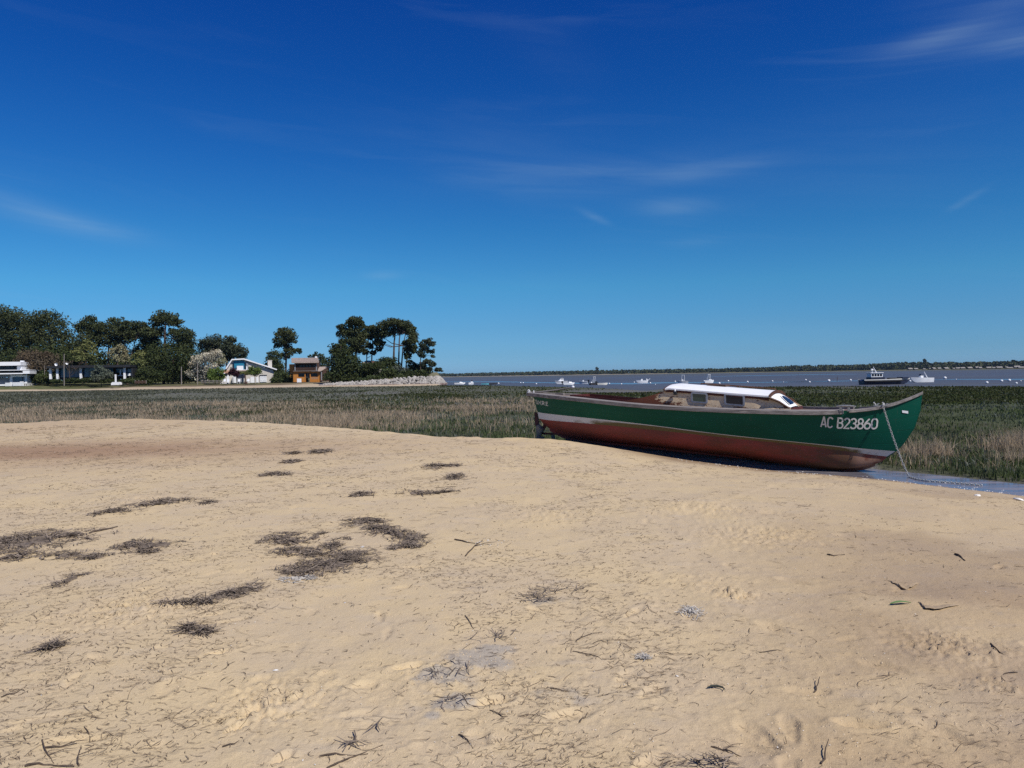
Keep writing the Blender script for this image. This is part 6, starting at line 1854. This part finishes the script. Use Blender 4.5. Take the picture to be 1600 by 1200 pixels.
def bay_boat(name, label, px, py, plen, heading, B=None, H=.55, hullmat='gel', feats=(), z=None):
    p = gpt(px, py, MUD_Z); Lp = plen * p[1] / F
    c_, s_ = abs(math.cos(heading)), abs(math.sin(heading))
    L = max(2.4, (Lp - .3 * s_) / max(.35, c_)); B = B or L * .36
    root = thing(name, label, 'boat', p, heading, 'boats aground in the bay')
    mb = MB().loft(boat_hull(L, B, H), True, True)
    obj('hull', mb, MAT[hullmat], root, True)
    if 'stripe' in feats:
        rg = boat_hull(L * 1.003, B * 1.02, H)
        obj('stripe', MB().loft([[(r[1][0], r[1][1], r[1][2] + .06), (r[1][0], r[1][1] * 1.01, r[1][2] - .06)] for r in rg], False).loft([[(r[5][0], r[5][1], r[5][2] + .06), (r[5][0], r[5][1] * 1.01, r[5][2] - .06)] for r in rg], False), MAT['tugblue'], root)
    if 'cabin' in feats:
        mb = MB(); cz = H + .02
        mb.loft([[(-L * .18, -B * .36, cz - .2), (L * .26, -B * .26, cz), (L * .26, B * .26, cz), (-L * .18, B * .36, cz - .2)], [(-L * .16, -B * .33, cz + .42), (L * .12, -B * .24, cz + .42), (L * .12, B * .24, cz + .42), (-L * .16, B * .33, cz + .42)], [(-L * .14, -B * .25, cz + .8), (L * .02, -B * .22, cz + .8), (L * .02, B * .22, cz + .8), (-L * .14, B * .25, cz + .8)]], True, True)
        obj('cabin', mb, MAT['gel'], root)
        for sg in (-1, 1): obj('window', MB().add([(-L * .12, sg * (B * .322), cz + .48), (L * .07, sg * (B * .255), cz + .48), (L * .02, sg * (B * .235), cz + .70), (-L * .12, sg * (B * .28), cz + .70)], [(0, 1, 2, 3)]), MAT['glass'], root)
    if 'console' in feats:
        obj('console', MB().box(-L * .05, L * .08, -B * .18, B * .18, H - .2, H + .42), MAT['gel'], root)
        obj('windscreen', MB().add([(L * .09, -B * .2, H + .40), (L * .09, B * .2, H + .40), (L * .05, B * .18, H + .72), (L * .05, -B * .18, H + .72)], [(0, 1, 2, 3)]), MAT['glass'], root)
    if 'lowcabin' in feats:
        obj('foredeck', MB().loft([[(-L * .05, -B * .30, H - .05), (L * .32, -B * .16, H + .04), (L * .32, B * .16, H + .04), (-L * .05, B * .30, H - .05)], [(0, -B * .24, H + .34), (L * .2, -B * .12, H + .22), (L * .2, B * .12, H + .22), (0, B * .24, H + .34)]], True, True), MAT['gel'], root)
        obj('windscreen', MB().add([(0, -B * .25, H + .32), (0, B * .25, H + .32), (-L * .06, B * .24, H + .66), (-L * .06, -B * .24, H + .66)], [(0, 1, 2, 3)]), MAT['glass'], root)
    if 'outboard' in feats:
        mb = MB().box(-L / 2 - .45, -L / 2 - .05, -.18, .18, H * .9, H + .45); mb.tube([(-L / 2 - .2, 0, H * .9), (-L / 2 - .25, 0, .0)], [.1, .06], 6)
        obj('outboard_motor', mb, MAT['dark'], root)
    if 'tilted' in feats:
        mb = MB().loft([[(-L / 2 - .05, -.16, H - .05), (-L / 2 - .05, .16, H - .05), (-L / 2 + .25, .16, H + .1), (-L / 2 + .25, -.16, H + .1)], [(-L / 2 + .05, -.13, H + .40), (-L / 2 + .05, .13, H + .40), (-L / 2 + .35, .13, H + .5), (-L / 2 + .35, -.13, H + .5)]], True, True)
        mb.tube([(-L / 2 - .1, 0, H + .0), (-L / 2 - .75, 0, H + .5)], [.09, .05], 6)
        obj('outboard_motor', mb, MAT['gel'], root)
    if 'mastpole' in feats:
        obj('antenna', MB().tube([(-L * .28, 0, H), (-L * .12, 0, H + 1.15)], [.07, .05], 6), MAT['gel'], root)
    if 'ttop' in feats:
        mb = MB()
        for sx1 in (-.16, .12):
            for sg in (-1, 1): mb.tube([(L * sx1, sg * B * .3, H - .1), (L * (sx1 * .8 - .02), sg * B * .27, H + 1.35)], .035, 5)
        obj('canopy_frame', mb, MAT['gel'], root); obj('canopy', MB().box(-L * .17, L * .12, -B * .32, B * .32, H + 1.35, H + 1.42), MAT['gel'], root, bevel=.03)
    return root, L, B


pi = math.pi
bay_boat('motor_boat', 'low white motorboat nearest to the boulder tip', 718.5, 600.6, 17, 0.1, H=.5, feats=('lowcabin',))
bay_boat('motor_boat', 'small white boat seen from its stern beside the low white motorboat', 737, 600.9, 8, 1.35, B=1.2, H=.55, feats=('console',))
bay_boat('rowing_boat', 'turquoise dinghy beside the dark grey dinghy', 758.5, 601.0, 9, 0.1, B=1.1, H=.35, hullmat='dinghyblue')
bay_boat('rowing_boat', 'dark grey dinghy with pale rim beside the turquoise one', 770.5, 601.0, 13, 0.05, B=1.2, H=.42, hullmat='dinghygrey')
bay_boat('cabin_cruiser', 'white cabin cruiser, tallest of the white boats left of the green boat', 877, 599.8, 20, 3.3, H=.75, feats=('cabin', 'stripe'))
bay_boat('motor_boat', 'white open motorboat right before the cabin cruiser', 889, 601.2, 18, 0.15, H=.5, feats=('outboard', 'lowcabin'))
bay_boat('motor_boat', 'white motorboat with dark outboard right of the cabin cruiser', 911.5, 599.8, 12, 2.75, H=.62, feats=('outboard', 'console', 'stripe'))
bay_boat('motor_boat', 'small boat with dark canopy left of the white inflatable', 928.5, 601.6, 11, 0.5, H=.5, feats=('ttop',), hullmat='dinghygrey')
bay_boat('inflatable_boat', 'white inflatable right of the boat with dark canopy', 941.5, 601.4, 15, 0.05, H=.42, feats=('outboard',), hullmat='gelcream')
bay_boat('motor_boat', 'white boat with tilted outboard above the cockpit of the green boat', 1003, 598.2, 18, 3.25, H=.62, feats=('tilted', 'console'))
bay_boat('motor_boat', 'dark hulled boat with tall white canopy frame left over the cabin roof', 1067, 599.6, 15, 2.9, H=.6, feats=('ttop', 'console', 'stripe'))
bay_boat('motor_boat', 'white boat with tall canopy frame right over the cabin roof', 1108, 598.4, 15, 0.2, H=.62, feats=('ttop', 'lowcabin'))
bay_boat('motor_boat', 'white motorboat with slanted antenna right of the dark workboat', 1440, 597.2, 35, 3.25, H=.85, feats=('mastpole', 'console'))
# dark workboat
rt, L, B = bay_boat('work_boat', 'dark workboat with white wheelhouse near the right edge', 1383.5, 600.6, 75, 0.0, B=2.7, H=.85, hullmat='tugblue')
mb = MB(); rg = boat_hull(L * 1.01, B * 1.04, .85)
obj('rub_rail', MB().loft([[(r[0][0], r[0][1], r[0][2] + .03), (r[1][0], r[1][1] * 1.03, r[0][2] - .10), (r[1][0], r[1][1] * 1.0, r[0][2] - .16)] for r in rg], False).loft([[(r[6][0], r[6][1], r[6][2] + .03), (r[5][0], r[5][1] * 1.03, r[6][2] - .10), (r[5][0], r[5][1], r[6][2] - .16)] for r in rg], False), MAT['gelcream'], rt)
obj('fender', MB().tube([(-L * .5, -B * .47, .62), (-L * .3, -B * .53, .60), (L * .1, -B * .53, .60), (L * .3, -B * .42, .68)], .12, 8), MAT['tugrub'], rt)
wx = -L * .5 + L * .28
obj('wheelhouse_base', MB().box(wx - 1.1, wx + 1.3, -.85, .85, .7, 1.25), MAT['tugblue'], rt)
obj('wheelhouse', MB().box(wx - 1.0, wx + 1.0, -.8, .8, 1.25, 1.95), MAT['white'], rt, bevel=.05)
for k in range(4): obj('window', MB().box(wx - .88 + k * .46, wx - .52 + k * .46, -.815, -.805, 1.42, 1.82), MAT['glass'], rt)
obj('wheelhouse_roof', MB().box(wx - 1.15, wx + 1.1, -.92, .92, 1.95, 2.05), MAT['white'], rt, bevel=.03)
mb = MB().tube([(wx + .3, 0, 2.0), (wx - .25, 0, 3.0)], [.07, .05], 6); mb.tube([(wx - .4, .1, 2.0), (wx - .4, .1, 2.7)], .05, 6); mb.box(wx - .6, wx - .25, -.05, .2, 2.45, 2.7)
obj('mast', mb, MAT['white'], rt)
obj('cargo', MB().box(L * .05, L * .40, -.5, .4, .75, 1.12), MAT['tugrub'], rt, bevel=.1)
obj('bulwark', MB().loft([[(x, -w, .95), (x, -w * .96, 1.22), (x, w * .96, 1.22), (x, w, .95)] for x, w in ((L * .30, 1.05), (L * .40, .75), (L * .475, .2))], True, True), MAT['tugblue'], rt)

BUOY = [(779, 600), (813.5, 598.8), (817.5, 598.8), (838, 600.6), (918, 598), (924, 599), (952, 600.3), (971, 600.8), (991, 598), (1016, 599.3), (1024, 601.2), (1055, 597), (1060, 599.5), (1101, 598), (1124, 600), (1138, 596.2), (1168, 597.6), (1207, 596.4), (1224, 597.5), (1259, 594.6), (1265, 598), (1295, 596.4), (1329, 595), (1422, 596.6), (1476.5, 592.2), (1494, 593.2), (1542, 599.4), (1565, 596.6), (1577, 595.8), (1588, 600), (1595, 596)]
ORD = 'first second third fourth fifth sixth seventh eighth ninth tenth eleventh twelfth thirteenth fourteenth fifteenth sixteenth seventeenth eighteenth nineteenth twentieth'.split()
ORD += ['twenty-' + w for w in ORD[:9]] + ['thirtieth'] + ['thirty-' + w for w in ORD[:9]]
b0 = None
BUOY.sort()
for i, (px, py) in enumerate(BUOY):
    blab = 'white mooring buoy on the bay mud, %s buoy from the left' % ORD[i]
    p = gpt(px, py, MUD_Z); s = random.uniform(.5, .75) * (1.5 if px in (1577, 1295, 1476.5) else 1) * (.6 if px in (1024, 1224, 1595, 1494) else 1)
    if b0 is None:
        b0 = thing('mooring_buoy', blab, 'buoy', p, 0, 'mooring buoys in the bay')
        obj('float', MB().ball((0, 0, .24), (.34, .34, .31), 10, 8), MAT['white'], b0, True)
        obj('ring', MB().tube([(0, 0, .5), (0, 0, .68)], .05, 6), MAT['iron'], b0)
        b0.scale = (s,) * 3
    else: dup(b0, p, random.uniform(0, 6), blab, (s,) * 3)
for lab, px, y0, y1 in (('thin dark stake standing in the mud left of the far buoys', 853, 584, 590), ('thin dark stake in the mud right of the cabin roof', 1308, 588, 596.4)):
    p = gpt(px, y1, MUD_Z); q = at(px, y0, p[1]); o = obj('mud_stake', MB().tube([(0, 0, -.2), (.05, 0, q[2] - p[2])], .045, 6), MAT['brownwood']); o.location = tuple(p); tag(o, lab, 'stake', 'stakes in the mud')

# ------------------------------------------------------------------ the far shore
FS = np.array([(100, 3100), (400, 2900), (690, 2600), (900, 2250), (1100, 1900), (1300, 1560), (1600, 1250), (1900, 1120), (2400, 1050)], float)
fsx = np.array([at(px, 585, Y)[0] for px, Y in FS]); fsy = FS[:, 1]
px_s = np.linspace(100, 2400, 140)
Yf = np.interp(px_s, FS[:, 0], FS[:, 1])
P0 = np.stack([np.array([at(px, 580, Y)[0] for px, Y in zip(px_s, Yf)]), Yf], -1)
nrm = np.stack([np.gradient(P0[:, 1]), -np.gradient(P0[:, 0])], -1); nrm /= np.linalg.norm(nrm, axis=1)[:, None]; nrm *= np.where(nrm[:, 1:2] < 0, -1, 1)
rows = [(-60, -.88), (-25, -.3), (0, .5), (40, 1.6), (200, 3), (700, 5)]
mb = MB().loft([[(p[0] + n_[0] * d_, p[1] + n_[1] * d_, z) for d_, z in rows] for p, n_ in zip(P0, nrm)], False)
t = NT('far_shore_ground')
xx = t.xyz()[0]
c = t.mix(t.mapr(xx, 150, 700), (.30, .255, .19, 1), (.12, .115, .06, 1))
MAT['farshore'] = t.done(t.mix(t.mapr(t.noise(.02, 4), .4, .6, 0, .6), c, (.10, .10, .05, 1)), .95, .1)
tag(obj('far_shore', mb, MAT['farshore'], None, True), kind='structure')
HP = herm([100, 690, 760, 850, 920, 933, 945, 1000, 1060, 1130, 1180, 1200, 1260, 1320, 1385, 1410, 1470, 1530, 1600, 1700, 2400], [13, 13, 13, 14, 14, 14, 13.5, 13, 12, 12, 13, 15, 13, 14, 16.5, 15, 13.5, 14, 14.5, 14, 14])
C_, S_ = [], []
n = 5200
pxs = rng.uniform(100, 2400, n); k_ = rng.random(n) < np.where((pxs > 640) & (pxs < 1700), 1, .35); pxs = pxs[k_]; n = len(pxs)
pos = np.stack([np.interp(pxs, px_s, P0[:, 0]), np.interp(pxs, px_s, P0[:, 1])], -1); nn = np.stack([np.interp(pxs, px_s, nrm[:, 0]), np.interp(pxs, px_s, nrm[:, 1])], -1)
dd = 8 + 160 * rng.random(n) ** 1.3
pos = pos + nn * dd[:, None]
hh = .92 * HP(pxs) * (.70 + .30 * np.minimum(1, dd / 70)) * rng.uniform(.80, 1.08, n)
m = 26
e = rng.normal(0, 1, (n, m, 3)); e /= np.linalg.norm(e, axis=2)[..., None]
cr = rng.uniform(3, 5.5, n)
C_ = np.zeros((n, m, 3)); C_[..., 0] = pos[:, 0:1] + e[..., 0] * cr[:, None]; C_[..., 1] = pos[:, 1:2] + e[..., 1] * cr[:, None]
C_[..., 2] = np.maximum(1.0, (hh - cr * .8)[:, None] + e[..., 2] * (cr * .8)[:, None] - (rng.random((n, m)) < .4) * rng.uniform(0, 1, (n, m)) * (hh - 4)[:, None])
C_ = C_.reshape(-1, 3); nn_ = len(C_)
a = rng.normal(0, 1, (nn_, 3)); a /= np.linalg.norm(a, axis=1)[:, None]; b = np.cross(a, rng.normal(0, 1, (nn_, 3))); b /= np.linalg.norm(b, axis=1)[:, None]
s = rng.uniform(1.2, 2.4, nn_)
V = np.stack([C_ - a * s[:, None], C_ + b * s[:, None], C_ + a * s[:, None], C_ - b * s[:, None]], 1).reshape(-1, 3)
tag(np_obj('far_woods', V, np.arange(4 * nn_).reshape(nn_, 4), MAT['pine'], None, {'tint': ('FLOAT', np.repeat(np.clip(rng.normal(.5, .3, nn_), 0, 1), 4))}), 'dark wooded far shore of the bay', None, None, 'stuff')
for lab, px, hgt in (('lone tall tree standing above the far wood over the cruiser', 932.5, 20), ('pointed tree top above the far wood near the right edge', 1445, 19)):
    Yq = float(np.interp(px, FS[:, 0], FS[:, 1])) + 40; g = at(px, 580, Yq)
    rt = thing('far_tree', lab, 'tree', (g[0], Yq, 1.2)); w_ = 6 if hgt == 20 else 3
    leaf_mesh('crown', [(0, 0, hgt - 4, w_, w_, 4.0), (0, 0, hgt - 10, w_ * .8, w_, 5)], 220, 1.5, MAT['pine2'], rt)
    obj('trunk', MB().tube([(0, 0, 0), (0, 0, hgt - 3)], [.5, .3], 6), MAT['bark'], rt)
h0 = None
for i in range(20):
    clab = 'tiny pale cabin on the far shore at right, %s from the left in its row' % ORD[i]
    px = 1425 + i * 9.2 + random.uniform(-3.5, 3.5); Yq = float(np.interp(px, FS[:, 0], FS[:, 1])) - 14; g = at(px, 572, Yq)
    if h0 is None:
        h0 = thing('far_cabin', clab, 'cabin', (g[0], Yq, 0.0), 0, 'cabins on the far shore')
        obj('wall', MB().box(-3.2, 3.2, 0, 6, -.5, 2.0), MAT['brownwood'], h0)
        obj('roof', MB().add([(-4, -.8, 1.8), (4, -.8, 1.8), (4, 3, 4.0), (-4, 3, 4.0), (4, 6.8, 1.8), (-4, 6.8, 1.8), (-4, -.8, 1.6), (4, -.8, 1.6)], [(0, 1, 2, 3), (3, 2, 4, 5), (0, 6, 7, 1)]), simple('pale_roof', (.27, .25, .225), .9, .2, .2), h0)
    else: dup(h0, (g[0], Yq, 0.0), random.uniform(-.35, .35), clab, (random.uniform(.55, 1.25), 1, random.uniform(.6, 1.15)))

# ------------------------------------------------------------------ air
mb = MB().box(-5600, 5600, -2000, 5600, -2.2, 38)
hm = bpy.data.materials.new('air'); hm.use_nodes = True
hn = hm.node_tree.nodes; hn.remove(hn['Principled BSDF'])
pv = hn.new('ShaderNodeVolumePrincipled'); pv.inputs['Density'].default_value = HAZE_DENSITY; pv.inputs['Color'].default_value = (.55, .72, .95, 1); pv.inputs['Anisotropy'].default_value = .3
hm.node_tree.links.new(pv.outputs[0], hn['Material Output'].inputs['Volume'])
if HAZE_DENSITY > 0:
    tag(obj('haze', mb, hm), kind='stuff')
